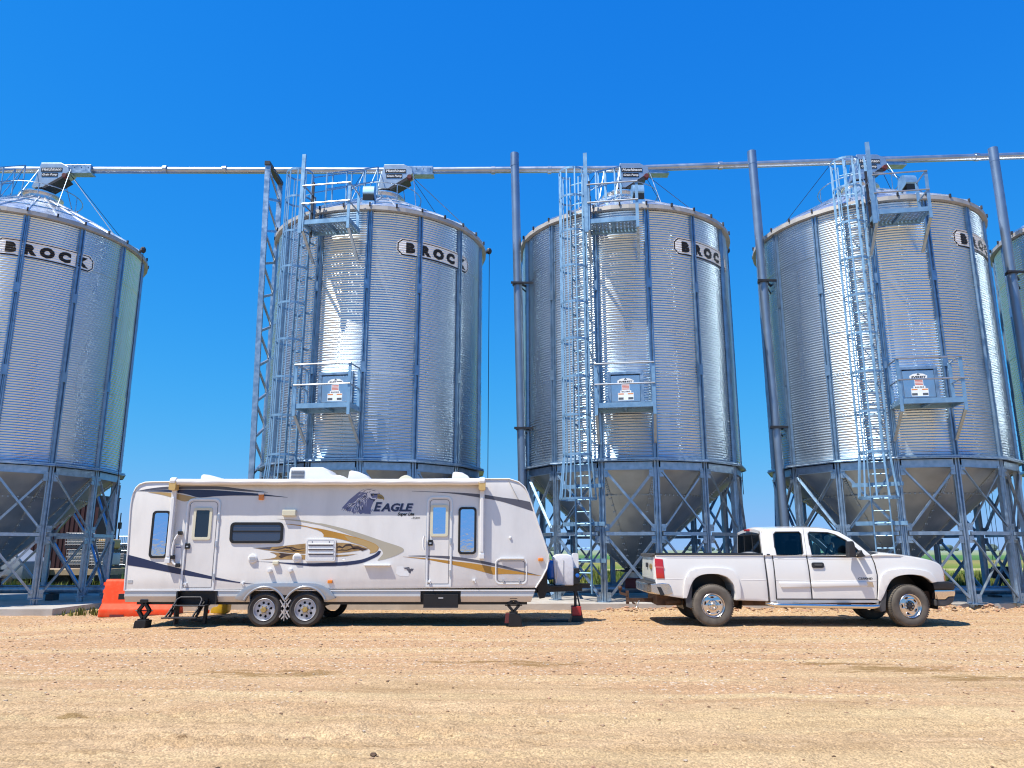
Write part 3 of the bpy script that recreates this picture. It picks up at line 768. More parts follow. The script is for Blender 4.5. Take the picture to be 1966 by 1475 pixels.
index_kids()
SILOS = [((-14.92,22.12), 'leftmost grain silo, cut by the left frame edge, whose whole nameplate shows between two stiffeners'),
         ((-4.05,22.22), 'grain silo rising behind the middle of the white travel trailer, beside the lattice mast'),
         ((3.45,22.15), 'grain silo standing between the front of the trailer and the tailgate of the pickup'),
         ((10.72,21.6), 'grain silo directly behind the cab and hood of the white pickup'),
         ((18.05,21.1), 'grain silo at the far right, only a narrow slice showing behind a pole')]
allsilos = []
for i, ((x, y), lab) in enumerate(SILOS):
    o = silo if i == 0 else copy_tree(silo)
    allsilos.append(o)
    o['label'] = lab
for o, ((x, y), lab) in zip(allsilos, SILOS): o.location = (x, y, 0)
M['pump'] = mat('pump_sheet', (.40,.48,.56), .42, .75, var=.12, vs=4)
# ================================================================== GRAIN TUBES, POSTS, MAST
RT = .105
def tubeline(name, pts, r, label, cat, m):
    t = thing(name, label, cat, pts[0])
    MB().path(pts, r, 16).build('tube', m, t, smooth=60)
    return t
ZT = 13.30
t = tubeline('overhead_conveyor_tube', [(-26,22.12,ZT),(-4,22.22,ZT),(3.45,22.15,ZT+.02),(10.72,21.6,ZT),(26,20.6,ZT)], RT, 'long silver grain tube running level across the tops of the whole silo row', 'conveyor', M['tubegal'])
for x, y in ((-11.1,22.15),(-9.2,22.17),(-.6,22.2),(1.2,22.18),(6.6,21.9),(14.4,21.36)):
    MB().path([(x-.06, y, ZT+.005), (x+.06, y, ZT+.005)], RT+.022, 16).build('coupling', M['tubegal'], t, smooth=60)
# base tube along the pad
t = tubeline('base_conveyor_tube', [(-26,22.12,.31),(3.45,22.15,.33),(10.72,21.6,.33),(24,20.8,.33)], .115, 'dark blue-grey grain tube lying along the concrete pad under the hoppers', 'conveyor', M['steel'])
for x in (-17,-13,-6.5,-1.2,1.2,5.7,8.2,13.2,16): 
    y = 22.15 if x < 4 else 22.15-(x-3.45)*.0756
    MB().box(x-.10,x+.10,y-.16,y+.16,.0,.2).build('foot', M['darkmetal'], t)
# grain pump heads on the silo tops
pump_lab = ['grain pump head on the leftmost silo top, beside the bare sky', 'grain pump head on the silo top behind the trailer', 'grain pump head on the middle silo top, partly behind roof railings', 'grain pump head on the silo top behind the pickup, half hidden by the ladder cage']
for (x, y), lab in zip([s[0] for s in SILOS[:4]], pump_lab):
    g = thing('grain_pump_head', lab, 'grain pump', (x, y, rz_(.47)+.3), 'grain pump heads on the silo tops')
    f = lambda L: [(x+a, b) for a, b in L]
    MB().prism(f([(-.02,13.41),(.62,13.41),(.86,13.28),(.90,13.10),(.74,12.98),(.14,12.58),(-.22,12.58),(-.12,12.9)]), y-.22, y+.22).build('side_plate', M['pump'], g, bevel=.012)
    MB().prism(f([(.16,12.56),(.76,12.96),(.80,12.90),(.22,12.52)]), y-.25, y+.25).build('chute_lip', M['darkmetal'], g)
    MB().box(x+.42,x+1.52,y-.13,y+.13,13.14,13.40).build('tube_box', M['steel'], g, bevel=.01)
    MB().prism(f([(.42,13.10),(1.55,13.10),(1.55,13.14),(.42,13.14)]), y-.15, y+.15).build('box_rim', M['steel'], g)
    mbl = MB()
    for k in range(5): mbl.box(x+.55+k*.22,x+.57+k*.22,y-.14,y-.13,13.29,13.31)
    mbl.build('bolts', M['darkmetal'], g)
    MB().lathe([(.0,-.06),(.07,-.06),(.085,0),(.085,.1),(0,.1)], 18, (x+.80, y-.24, 12.95), axis='y').build('drive_wheel', M['darkred'], g, smooth=40)
    for (x0, z0, ww, tx, sz) in ((.02,13.10,.66,'Hutchinson',.135),(.06,12.93,.50,'Grain Pump',.10)):
        pl = MB().box(x+x0, x+x0+ww, y-.232, y-.222, z0, z0+.135).build('nameplate', M['signblack'], g)
        text_mb(tx, x+x0+ww/2, z0+.035, y-.233, sz, 'CENTER', .2, .002, sx=.98).build('lettering', M['signwhite'], pl)
    MB().box(x-.14,x+.14,y-.14,y+.14,rz_(.47)+.2,12.6).build('spout', M['darkmetal'], g)
    for sx, sy in ((-.1,-.15),(.9,-.15),(.5,.15)):
        px_, py_ = x+sx*1.0, y+sy
        rx, ry = sx*1.25, sy-.75 if sy < 0 else sy+.8
        rr = math.hypot(rx, ry)
        MB().tube((px_, py_, 13.2), (x+rx, y+ry, rz_(rr)), .014, 6).build('support_leg', M['steel'], g)
    for (ax, ay) in ((2.95,-.9),(2.6,1.4),(-2.7,1.3)):
        MB().tube((x+.75*np.sign(ax)*1.0, y, 13.2), (x+ax, y+ay, rz_(math.hypot(ax, ay))+.02), .009, 5).build('guy_wire', M['darkmetal'], g)
# tall pipe posts
for (ut, vt_, ub, vb, Yd, dx, lab) in ((988,296,1003,915,21.1,.9,'tall bare steel pipe post rising just left of the middle silo, nearest the trailer front'),
                                  (1443,292,1502,960,20.9,.75,'tall steel pipe post rising behind the rear of the pickup cab'),
                                  (1906,286,1962,660,20.2,.9,'tall steel pipe post near the right frame edge, leaning past the narrow silo slice')):
    a = atY(ut, vt_, Yd); b = atY(ub, vb, Yd)
    d = (b[0]-a[0])/(b[2]-a[2]); xb = a[0]+d*(.16-a[2])
    t = thing('pipe_post', lab, 'pipe post', (xb, Yd, .155), 'tall pipe posts between the silos')
    MB().path([(xb, Yd, .155), (a[0], Yd, a[2])], .125, 20).build('pipe', M['pole'], t, smooth=60)
    MB().path([(a[0]-d*-.0, Yd, a[2]-.42), (a[0], Yd, a[2]+.012)], .130, 20).build('cap', M['pole'], t, smooth=60)
    MB().box(xb-.22,xb+.22,Yd-.22,Yd+.22,.152,.18).build('base_plate', M['steel'], t)
    for z in (9.05, 4.75):
        x = xb+d*(z-.16); mb = MB().lathe([(.13,-.03),(.16,-.03),(.16,.03),(.13,.03)], 16, (x, Yd, z))
        mb.bar((x-.2, Yd-.16, z), (x+.45, Yd-.12, z), .05, .06); mb.bar((x+.05, Yd, z-.05), (x+dx*.55, Yd+.45, z-.3), .03, .03); mb.bar((x+.1, Yd, z), (x+dx*.6, Yd+.5, z), .04, .06)
        mb.build('bracket', M['darkmetal'], t)
# lattice mast left of the second silo
XM, Y1, Y2, ZM = -7.42, 21.0, 22.25, 12.93
t = thing('lattice_mast', 'tall narrow lattice mast with zigzag lacing holding up the overhead tube', 'mast', (XM, (Y1+Y2)/2, .155))
for y, xb_l in ((Y1, XM+.26), (Y2, XM+.12)):
    MB().bar((xb_l, y, .155), (XM, y, ZM), .15, .08, up=(0,1,0)).build('mast_leg', M['steel'], t)
MB().bar((XM, Y1-.08, ZM-.05), (XM, Y2+.05, ZM-.05), .16, .12).build('mast_cap', M['darkmetal'], t)
br1 = MB().bar((.0, Y1-21.6, 0), (-.0, Y2-21.6, .52), .05, .07).mesh('lacing', M['tubegal'])
br2 = MB().bar((0, Y2-21.6, 0), (0, Y1-21.6, .52), .05, .07).mesh('lacing', M['tubegal'])
k = 0; z = .3
while z < ZM-.6:
    o = obj('lacing', br1 if k % 2 == 0 else br2, t); o.location = (.19*(1-z/ZM), 21.6-(Y1+Y2)/2, z-.155); o.rotation_euler = (0, 0, .11*(1-z/ZM)); k += 1; z += .52
for z in (4.7, 8.9): MB().bar((XM, Y2, z), (XM+.9, Y2, z), .05, .05).build('tie_bar', M['darkmetal'], t)
# ================================================================== TRAVEL TRAILER
YT = 14.86; TW = 2.26
def pz(f): return lambda L, Y=YT: [(atY(*f(x, y), Y)[0], atY(*f(x, y), Y)[2]) for x, y in L]
A_ = pz(lambda x, y: (220+x*.2373, 880+y*.2373))       # left half of the trailer
B_ = pz(lambda x, y: (620+x*.2645, 880+y*.2645))       # right half
C_ = pz(lambda x, y: (470+x*.1577, 1020+y*.1577))      # the swoosh
E_ = pz(lambda x, y: (640+x*.09664, 920+y*.09664))     # the emblem
U_ = pz(lambda x, y: (x, y))
def rect2(f, bl, tr): (x0, z0), (x1, z1) = f([bl, tr]); return x0, z0, x1, z1
M['tw'] = mat('trailer_white', (.745,.725,.69), .28, 0, .5, .3, var=.025, vs=1.2, bump=.035, bs=.9, stretch=(1,1,.3), dirt=(.47,.44,.40), dirt_amt=.32, dirt_scale=2.2)
M['trim'] = mat('white_trim', (.74,.74,.73), .35, var=.03, vs=6)
M['skirt'] = mat('trailer_skirt', (.60,.585,.56), .22, .25, var=.04, vs=3)
M['cream'] = mat('cream_plastic', (.66,.63,.47), .45)
M['tan'] = mat('tan_bracket', (.58,.40,.15), .5)
M['navy'] = mat('decal_navy', (.020,.030,.082), .3); M['grey'] = mat('decal_grey', (.095,.095,.12), .3)
M['gold'] = mat('decal_gold', (.44,.225,.035), .35, var=.12, vs=1.5); M['beige'] = mat('decal_beige', (.42,.385,.30), .35)
M['brown'] = mat('decal_tan', (.36,.225,.09), .35, var=.3, vs=7); M['dkbrown'] = mat('decal_dark_brown', (.055,.032,.025), .4)
M['goldtan'] = mat('decal_light_gold', (.45,.31,.13), .35)
M['alu'] = mat('aluminium', (.66,.67,.69), .3, .9, var=.06, vs=6)
M['silverplastic'] = mat('silver_fender', (.36,.37,.385), .28, .35, coat=.4)
M['orange'] = mat('marker_lens', (.75,.22,.015), .25, coat=.5)
M['foil'] = mat('reflective_window', (.50,.64,.82), .06, 1, bump=.06, bs=9, stretch=(1,1,1.4))
M['winglass'] = mat('dark_window_glass', (.012,.016,.024), .04, 0, .9)
M['winglass2'] = mat('louvre_glass', (.06,.08,.12), .08, .3, .9)
M['decals'] = {}
tr = thing('travel_trailer', 'long white travel trailer with swoosh graphics and an eagle head, parked before the silos', 'travel trailer', (-3.5, YT+TW/2, -.02))
prof = A_([(80,1070),(88,960),(105,780),(118,580),(130,400),(140,330),(155,280),(175,240),(205,212),(250,196),(330,192)])+B_([(0,160),(1100,151),(1350,150),(1420,172),(1465,210),(1488,255),(1506,305),(1560,470),(1620,640),(1637,700),(1640,745),(1625,800),(1590,870),(1558,918),(1545,940)])
body = MB().prism(prof, YT, YT+TW).build('body', M['tw'], tr, bevel=.02, smooth=35)
# rounded white edge moulding that follows the outline
mo = MB(); mo.path([(x, YT-.004, z) for x, z in prof], .016, 6, closed=False); mo.build('edge_moulding', M['trim'], tr, smooth=60)
mo = MB(); a, b_ = B_([(1345,155),(1418,298)]); mo.bar((a[0],YT-.004,a[1]),(b_[0],YT-.004,b_[1]),.012,.03,up=(0,1,0))
mo.build('seam_moulding', mat('grey_seam',(.40,.41,.42),.4), tr)
# lower skirt, tipped so that it looks at the ground
def skirt(x0, x1, z1, z0, e0=0, e1=0):
    return MB().add([(x0,YT+.005,z1),(x1,YT+.005,z1),(x1-e1*.5,YT+.0,(z1+z0)/2),(x0+e0*.5,YT,(z1+z0)/2),(x1-e1,YT+.06,z0),(x0+e0,YT+.06,z0),
                     (x0,YT+.1,z1),(x1,YT+.1,z1),(x1-e1,YT+.1,z0),(x0+e0,YT+.1,z0)],
                    [(0,1,2,3),(3,2,4,5),(0,6,7,1),(5,4,8,9),(0,3,5,9,6),(1,7,8,4,2)]).build('skirt', M['skirt'], tr, bevel=.006)
zs1 = A_([(300,1072)])[0][1]; zs0 = A_([(300,1165)])[0][1]
xa = A_([(76,1120),(500,1120),(830,1120),(1066,1120)]); xb = B_([(0,980),(708,980),(1000,980),(1540,980)])
skirt(xa[0][0], xa[1][0], zs1, zs0); skirt(xa[2][0], xa[3][0]+.06, zs1, zs0); skirt(A_([(1700,1100)])[0][0]-.02, xb[1][0], zs1, zs0); skirt(xb[2][0], xb[3][0], zs1, zs0, 0, .08)
mo = MB(); mo.bar((xa[0][0],YT-.006,zs1+.008),(xb[3][0],YT-.006,zs1+.008),.016,.022); mo.build('belt_rail', M['trim'], tr)
MB().box(prof[0][0]+.2, xb[3][0]-.15, YT+.12, YT+TW-.1, zs0-.05, zs1).build('chassis', M['black'], tr)
x_ = A_([(20,1100),(78,1145)]); MB().box(x_[0][0], x_[1][0]+.1, YT+.06, YT+.16, x_[1][1], x_[0][1]).build('rear_bumper', M['black'], tr)
# --------------------------- decals: thin films on the wall
def decal(poly, m, d=.003, name='decal', lab=None):
    o = MB().prism(dedupe(poly), YT-d, YT-d).build(name, m, tr)
    return o
def band(f, up, lo, m, d=.003): return decal(cr(f(up), 5)+cr(f(lo), 5), m, d)
band(A_, [(106,780),(240,815),(360,850),(530,893),(700,935),(830,965),(1000,1000),(1150,1020)], [(1150,1021),(1000,1009),(830,986),(700,966),(530,940),(300,895),(106,865)], M['navy'])
band(A_, [(180,265),(300,243),(420,230),(540,228),(840,228),(1000,245),(1240,275)], [(1240,277),(1050,268),(850,253),(640,250),(530,250),(350,256),(180,266)], M['grey'])
band(A_, [(190,267),(360,260),(530,254),(640,254),(800,258),(1000,272),(1200,291),(1400,316)], [(1400,318),(1200,305),(1000,302),(830,307),(690,318),(600,296),(530,282),(380,270),(190,268)], M['navy'], .0036)
band(A_, [(270,275),(400,276),(520,290),(600,305),(665,320)], [(665,322),(570,350),(480,322),(380,295),(270,276)], M['goldtan'])
band(B_, [(645,238),(800,243),(980,250),(1150,262),(1300,285),(1420,300),(1508,318)], [(1526,385),(1400,345),(1280,310),(1150,288),(980,262),(850,250),(645,240)], M['grey'])
band(B_, [(620,708),(740,706),(930,712),(1100,735),(1250,765),(1400,805),(1560,848)], [(1560,850),(1400,818),(1250,785),(1100,755),(930,733),(750,716),(620,710)], M['grey'])
decal(cr(B_([(580,714),(740,725),(930,745),(1100,765),(1250,792),(1400,820),(1585,852)]),4)+B_([(1585,854),(1450,843),(1330,840),(1235,845),(1100,808),(930,770),(750,735),(580,715)]), M['gold'])
mix1 = A_([(1310,490),(1500,500),(1640,525)])+B_([(0,475),(150,510),(300,555),(430,600),(540,635),(578,652),(587,664),(578,680),(520,710),(440,735),(395,742)])
mix2 = B_([(420,715),(436,690),(420,660),(370,625),(250,575),(100,520),(0,490)])+A_([(1640,535),(1500,512),(1310,491)])
decal(cr(mix1,5)+cr(mix2,5), M['beige'])
g1 = A_([(1370,530),(1500,540),(1600,560)])+B_([(0,515),(150,550),(280,585),(370,618),(403,645),(398,668),(380,683),(340,692)])
g2 = B_([(345,674),(335,660),(290,635),(180,600),(90,580),(0,570)])
decal(cr(g1,5)+cr(g2,5)+A_([(1770,635),(1690,635),(1692,618),(1676,597),(1640,580),(1550,555),(1370,531)]), M['gold'], .0034)
decal(cr(B_([(150,560),(280,590),(370,622),(400,648),(395,666),(378,682),(340,690),(346,672),(335,658),(290,635),(200,608)]),4), M['goldtan'], .0042)
n1 = A_([(1150,835),(1300,845),(1450,862),(1600,874)])+B_([(0,783),(150,779),(280,761),(360,730),(405,704),(422,675)])
n2 = B_([(405,672),(370,700),(280,735),(150,752),(0,760)])+A_([(1600,850),(1450,847),(1300,840),(1150,834)])
decal(cr(n1,5)+cr(n2,5), M['navy'])
left = C_([(90,200),(250,196),(400,188),(500,176),(600,165),(740,150),(740,275),(640,275),(450,255),(250,230)])
right = C_([(1112,140),(1200,142),(1280,150),(1400,175),(1505,215),(1400,235),(1250,255),(1112,270)])
low = C_([(300,255),(430,262),(600,280),(740,290),(740,345),(560,345),(180,345),(300,336),(370,322),(392,300),(362,275)])
lowr = C_([(1112,290),(1260,285),(1380,275),(1240,303),(1112,315)])
for p in (left, right, low, lowr): decal(p, M['brown'])
rr = random.Random(3)
decal(C_([(90,200),(330,194),(300,225)]), M['grey'], .0042)
def ridge(f, pts, th, m):
    up = []; lo = []
    for i, (x, y) in enumerate(pts):
        j = rr.uniform(-6, 6); up.append((x, y+j)); lo.append((x, y+j+th*rr.uniform(.35, 1.1)*(1 if 0 < i < len(pts)-1 else .15)))
    decal(f(up+lo[::-1]), m, .0046)
ridge(C_, [(330,225),(400,215),(450,205),(500,190),(530,200),(570,185),(620,205),(660,215),(735,205)], 22, M['dkbrown'])
ridge(C_, [(380,240),(450,236),(520,228),(580,245),(650,240),(735,250)], 14, M['dkbrown'])
ridge(C_, [(500,205),(540,195),(590,225),(640,228)], 18, M['dkbrown'])
ridge(C_, [(1116,205),(1150,170),(1190,190),(1230,160),(1290,155),(1320,185),(1380,180),(1430,200),(1495,215)], 34, M['dkbrown'])
ridge(C_, [(1120,235),(1180,215),(1240,225),(1300,200),(1350,215),(1420,215)], 20, M['dkbrown'])
decal(C_([(410,262),(520,275),(590,285),(520,300),(440,330),(410,310),(440,290)]), M['dkbrown'], .0042)
ridge(C_, [(560,240),(600,232),(650,238),(730,225)], 16, M['gold'])
# eagle head emblem
M['fe1'] = mat('emblem_slate', (.15,.165,.29), .35); M['fe2'] = mat('emblem_lavender', (.33,.35,.50), .35); M['fe3'] = mat('emblem_pale', (.70,.70,.73), .35); M['fe4'] = mat('emblem_dark', (.025,.03,.075), .35)
M['beak'] = mat('emblem_beak', (.30,.22,.075), .35, var=.15, vs=20)
decal(E_([(175,570),(330,400),(430,320),(510,255),(600,205),(720,180),(830,205),(890,250),(930,290),(880,330),(870,390),(830,410),(800,450),(770,520),(745,580),(740,700),(690,690),(640,690),(590,680),(540,700),(480,640),(430,690),(340,640),(280,640),(240,600)]), M['fe1'], .003, 'emblem')
decal(E_([(520,260),(610,205),(720,182),(830,207),(890,250),(915,285),(800,290),(740,330),(780,380),(860,370),(840,405),(760,395),(690,350),(660,270)]), M['fe3'], .0036, 'emblem')
def feather(x, y, L, a, wd, m, d):
    ca, sa = math.cos(a), math.sin(a)
    pts = [(0,0),(L*.25,-wd),(L*.6,-wd*.8),(L,wd*.3),(L*.55,wd*.6),(L*.2,wd*.5)]
    decal(E_([(x+px_*ca-py_*sa, y+px_*sa+py_*ca) for px_, py_ in pts]), m, d, 'emblem')
for i in range(95):
    t = rr.random(); s = rr.random()
    x0 = 640-330*t+rr.uniform(-60,90)+90*s; y0 = 270+250*t+rr.uniform(-30,40)+100*s*(.4+.6*t)
    if x0 > 735 or y0 > 600: continue
    ang = math.radians(150-62*s-8*t+rr.uniform(-10,10))
    feather(x0, y0, rr.uniform(60,150), ang, rr.uniform(5,11), (M['fe2'], M['fe4'], M['fe3'], M['fe3'])[i % 4], .0040+.0001*(i % 12))
for x, y, a, L in [(180+i*32, 560+i*9 if i < 6 else 620+rr.uniform(-8,20), 2.2-.08*i, 70+rr.uniform(0,50)) for i in range(18)]:
    feather(x+40, y-20, L, a, 8, (M['fe1'], M['fe2'])[int(x) % 2], .0052)
for (x, y, L, a) in ((640,230,90,2.6),(700,205,110,2.9),(760,200,100,3.0),(690,250,70,2.2),(850,240,120,3.4),(740,240,60,2.4)): feather(x, y, L, a, 6, M['fe4'], .0056)
decal(E_([(735,290),(800,286),(880,300),(870,318),(800,318),(790,335),(750,330)]), M['fe4'], .0058, 'emblem')
decal(E_([(778,310),(805,306),(812,320),(790,330)]), M['beak'], .0062, 'emblem')
decal(E_([(690,350),(760,398),(840,405),(815,440),(790,455),(800,420),(740,410)]), M['fe4'], .0058, 'emblem')
decal(cr(E_([(880,300),(940,305),(985,335),(1010,375),(1004,425),(985,400),(930,395),(875,385)]),4), M['beak'], .0058, 'emblem')
decal(E_([(875,345),(930,352),(985,372),(930,365)]), M['fe4'], .0062, 'emblem')
(x0, z0), (x1, z1) = E_([(795,632),(1570,500)])
for dx, dz, d, m, bo in ((.012,-.010,.0040,M['fe2'],.010),(0,0,.0050,M['navy'],.008)):
    text_mb('E', x0+dx, z0+dz, YT-d+.002, .235, 'LEFT', .25, bo, sx=1.02).build('lettering', m, tr)
    text_mb('AGLE', x0+.158+dx, z0+dz, YT-d+.002, .20, 'LEFT', .25, bo, sx=1.19).build('lettering', m, tr)
(x0, z0), = E_([(1275,720)]); text_mb('Super Lite', x0, z0, YT-.002, .075, 'LEFT', .3, .0035, sx=1.03).build('lettering', M['signblack'], tr)
(x0, z0), = E_([(1545,782)]); text_mb('...by Jayco', x0, z0, YT-.002, .05, 'LEFT', .3, .001, sx=.86).build('lettering', M['signblack'], tr)
# faint grey stickers
for (f, pts) in ((B_, [(585,795),(625,790),(632,800),(598,805)]), (B_, [(605,805),(645,802),(655,818),(620,822)]), (B_, [(620,820),(640,815),(636,836),(622,832)]), (B_, [(640,800),(662,803),(650,812)])):
    decal(f(pts), M['grey'], .003, 'sticker')
decal(B_([(535,785),(585,782),(590,815),(630,825),(622,858),(560,855),(530,840)]), M['trim'], .0026, 'sticker')
# --------------------------- windows
def window(bl, tr_, f, r, lab, foil, fw=.05, bar=False):
    x0, z0, x1, z1 = rect2(f, bl, tr_)
    fr = MB().prism([rrect(x0,z0,x1,z1,r), rrect(x0+fw,z0+fw,x1-fw,z1-fw,max(.02,r-fw*.7))[::-1]], YT-.022, YT+.002).build('window', M['black'], tr, bevel=.006)
    MB().prism(rrect(x0+fw*.8,z0+fw*.8,x1-fw*.8,z1-fw*.8,max(.02,r-fw*.6)), YT-.010, YT-.004).build('pane', foil, fr)
    if bar:
        zm = z0+(z1-z0)*.56
        MB().box(x0+fw, x1-fw, YT-.018, YT-.008, zm-.016, zm+.016).build('window_bar', M['black'], fr)
        for i in range(1, 4): MB().box(x0+fw, x1-fw, YT-.0125, YT-.009, z1-fw-i*.055, z1-fw-i*.055+.006).build('blind_slat', M['grey'], fr)
    return fr
window((275,808), (460,425), A_, .075, '', M['foil'], .042)
window((980,697), (1116,355), B_, .07, '', M['foil'], .042)
window((928,688), (1370,518), A_, .085, '', M['winglass2'], .05, True)
# --------------------------- doors
def door(bl, tr_, f, wbl, wtr, glassm, lockpx, hinge_right):
    x0, z0, x1, z1 = rect2(f, bl, tr_); r = .11
    dr_ = MB().prism(rrect(x0+.03,z0+.03,x1-.03,z1-.03,r-.02,rb=.0), YT-.0022, YT+.02).build('door', M['tw'], tr)
    MB().prism([rrect(x0,z0,x1,z1,r,rb=.0), rrect(x0+.030,z0+.030,x1-.030,z1-.030,r-.022,rb=.0)[::-1]], YT-.018, YT+.01).build('door_frame', M['trim'], dr_, bevel=.005)
    MB().prism([rrect(x0-.012,z0-.01,x1+.012,z1+.012,r+.01,rb=.0), rrect(x0+.004,z0+.004,x1-.004,z1-.004,r-.0,rb=.0)[::-1]], YT-.012, YT+.01).build('door_gasket', M['alu'], dr_)
    MB().prism([rrect(x0+.05,z0+.05,x1-.05,z1-.05,r-.035,rb=.0), rrect(x0+.056,z0+.056,x1-.056,z1-.056,r-.04,rb=.0)[::-1]], YT-.008, YT).build('door_gap', M['grey'], dr_)
    a0, b0, a1, b1 = rect2(f, wbl, wtr)
    fr = MB().prism([rrect(a0,b0,a1,b1,.04), rrect(a0+.05,b0+.05,a1-.05,b1-.05,.02)[::-1]], YT-.022, YT).build('door_window', M['cream'], dr_, bevel=.008)
    MB().prism(rrect(a0+.045,b0+.045,a1-.045,b1-.045,.02), YT-.009, YT-.006).build('pane', glassm, fr)
    (lx0, lz0), (lx1, lz1) = f(lockpx)
    lk = MB().box(lx0, lx1, YT-.030, YT-.001, lz1, lz0).build('door_lock', M['black'], dr_, bevel=.008)
    MB().box(lx0+.025, lx1-.025, YT-.036, YT-.029, lz1+.03, lz0-.05).build('lock_button', M['alu'], lk)
    for zz in (z0+.25, (z0+z1)/2, z1-.35):
        xh = x1-.02 if hinge_right else x0+.02
        MB().box(xh-.014, xh+.014, YT-.034, YT-.012, zz-.06, zz+.06).build('hinge', M['alu'], dr_, bevel=.004)
    return dr_, x0, x1, z0, z1
d1 = door((530,1068),(862,330),A_,(625,660),(797,400),M['winglass'],[(575,688),(610,732)],True)
d2 = door((745,932),(940,280),B_,(778,568),(912,338),M['foil'],[(765,592),(798,634)],True)
# grab handles, porch lamp, vents and fittings
def fit(name, mb, m, **k): return mb.build(name, m, tr, **k)
h1 = A_([(540,605),(505,650),(485,720),(478,800),(490,850),(520,865)])
fit('grab_handle', MB().path([(x, YT-.075, z) for x, z in cr(h1,4)], .022, 8), M['trim'], smooth=60)
for p in (h1[0], h1[-1], A_([(480,800)])[0]): fit('handle_mount', MB().box(p[0]-.03,p[0]+.03,YT-.10,YT,p[1]-.035,p[1]+.035), M['black'], bevel=.008)
fit('handle_panel', MB().prism(A_([(492,700),(540,700),(538,860),(490,850)]), YT-.012, YT), M['trim'])
for (a, b_) in (((500,716),(540,726)),): fit('handle_stripe', MB().prism(A_([(a[0],a[1]),(b_[0],a[1]),(b_[0],b_[1]),(a[0],b_[1])]), YT-.014, YT-.012), M['fe1'])
h2 = B_([(738,565),(732,590),(730,640),(736,668)]); fit('grab_handle', MB().path([(x, YT-.06, z) for x, z in h2], .02, 8), M['trim'], smooth=60)
x0, z0, x1, z1 = rect2(A_, (1362,468), (1474,418)); lmp = fit('porch_lamp', MB().box(x0,x1,YT-.075,YT,z0,z1), M['cream'], bevel=.012)
for bl, tr_, f in (((1168,338),(1212,295),A_),((1725,1012),(1766,985),A_),((1562,747),(1600,724),B_),((36,908),(74,882),B_)):
    if bl[0] == 36: continue
    x0, z0, x1, z1 = rect2(f, bl, tr_); mk = fit('marker_light', MB().box(x0,x1,YT-.045,YT,z0,z1), M['orange'], bevel=.012)
x0, z0, x1, z1 = rect2(A_, (1168,295), (1214,278)); fit('marker_hood', MB().box(x0,x1,YT-.05,YT,z0,z1), M['trim'], bevel=.006)
for cx, cy in ((98,335),(640,325)):
    (x, z), = C_([(cx, cy)]); v_ = MB().lathe([(.088,0),(.088,-.02),(.07,-.034),(.0,-.04)], 24, (x,YT,z), axis='y').build('round_vent', M['trim'], tr, smooth=30)
    for k in (-1, 0, 1): MB().box(x-.055,x+.055,YT-.045,YT-.036,z+k*.025-.004,z+k*.025+.004).build('louvre', mat('louvre_shade',(.45,.45,.44),.5) if k == -1 and cx == 98 else bpy.data.materials['louvre_shade'], v_)
x0, z0, x1, z1 = rect2(C_, (740,368), (1115,95))
fv = MB().prism(rrect(x0,z0,x1,z1,.035), YT-.03, YT).build('fridge_vent', M['trim'], tr, bevel=.008)
MB().prism([rrect(x0+.025,z0+.025,x1-.025,z1-.025,.025), rrect(x0+.032,z0+.032,x1-.032,z1-.032,.02)[::-1]], YT-.0315, YT-.03).build('vent_groove', M['alu'], fv)
for y in (172,226,282):
    a = C_([(780,y+7),(1078,y-7)]); MB().box(a[0][0],a[1][0],YT-.036,YT-.031,a[0][1],a[1][1]).build('vent_slot', M['grey'], fv)
    MB().box(a[0][0]-.01,a[1][0]+.01,YT-.050,YT-.03,a[1][1],a[1][1]+.018).build('vent_lip', M['trim'], fv, bevel=.004)
for cx in (826,1034): (x, z), = C_([(cx,131)]); MB().lathe([(0,-.036),(.012,-.034),(.012,-.028)], 10, (x,YT,z), axis='y').build('screw', M['grey'], fv)
x0, z0, x1, z1 = rect2(C_, (345,410), (418,362)); fit('outlet_cover', MB().box(x0,x1,YT-.055,YT,z0,z1), M['cream'], bevel=.012)
for cx, cy in ((308,478),(560,474)):
    (x, z), = C_([(cx, cy)]); fit('water_spout', MB().lathe([(.042,0),(.045,-.03),(.036,-.08),(0,-.085)], 14, (x,YT,z), axis='y'), M['trim'], smooth=40)
(x, z), = C_([(1207,338)]); fit('drain_loop', MB().path([(x-.03,YT-.02,z+.01),(x-.02,YT-.03,z-.015),(x+.02,YT-.03,z-.015),(x+.03,YT-.02,z+.01)], .006, 6), M['alu'])
x0, z0, x1, z1 = rect2(C_, (1455,435), (1775,412)); fit('folding_shelf', MB().box(x0,x1,YT-.075,YT,z1-.012,z1+.006), M['trim'], bevel=.003)
x0, z0, x1, z1 = rect2(B_, (1285,748), (1460,728)); fit('hatch_rail', MB().box(x0,x1,YT-.05,YT,z1-.006,z1+.006), M['trim'])
x0, z0, x1, z1 = rect2(B_, (1250,915), (1482,728))
hc = fit('storage_hatch', MB().prism([rrect(x0,z0,x1,z1,.09), rrect(x0+.024,z0+.024,x1-.024,z1-.024,.07)[::-1]], YT-.013, YT), M['trim'], bevel=.006)
MB().prism([rrect(x0+.042,z0+.042,x1-.042,z1-.042,.055), rrect(x0+.05,z0+.05,x1-.05,z1-.05,.05)[::-1]], YT-.006, YT).build('hatch_gap', M['grey'], hc)
for cx in (1310,1425): (x, z), = B_([(cx,890)]); MB().box(x-.012,x+.012,YT-.05,YT-.01,z-.03,z+.03).build('hatch_latch', M['alu'], hc)
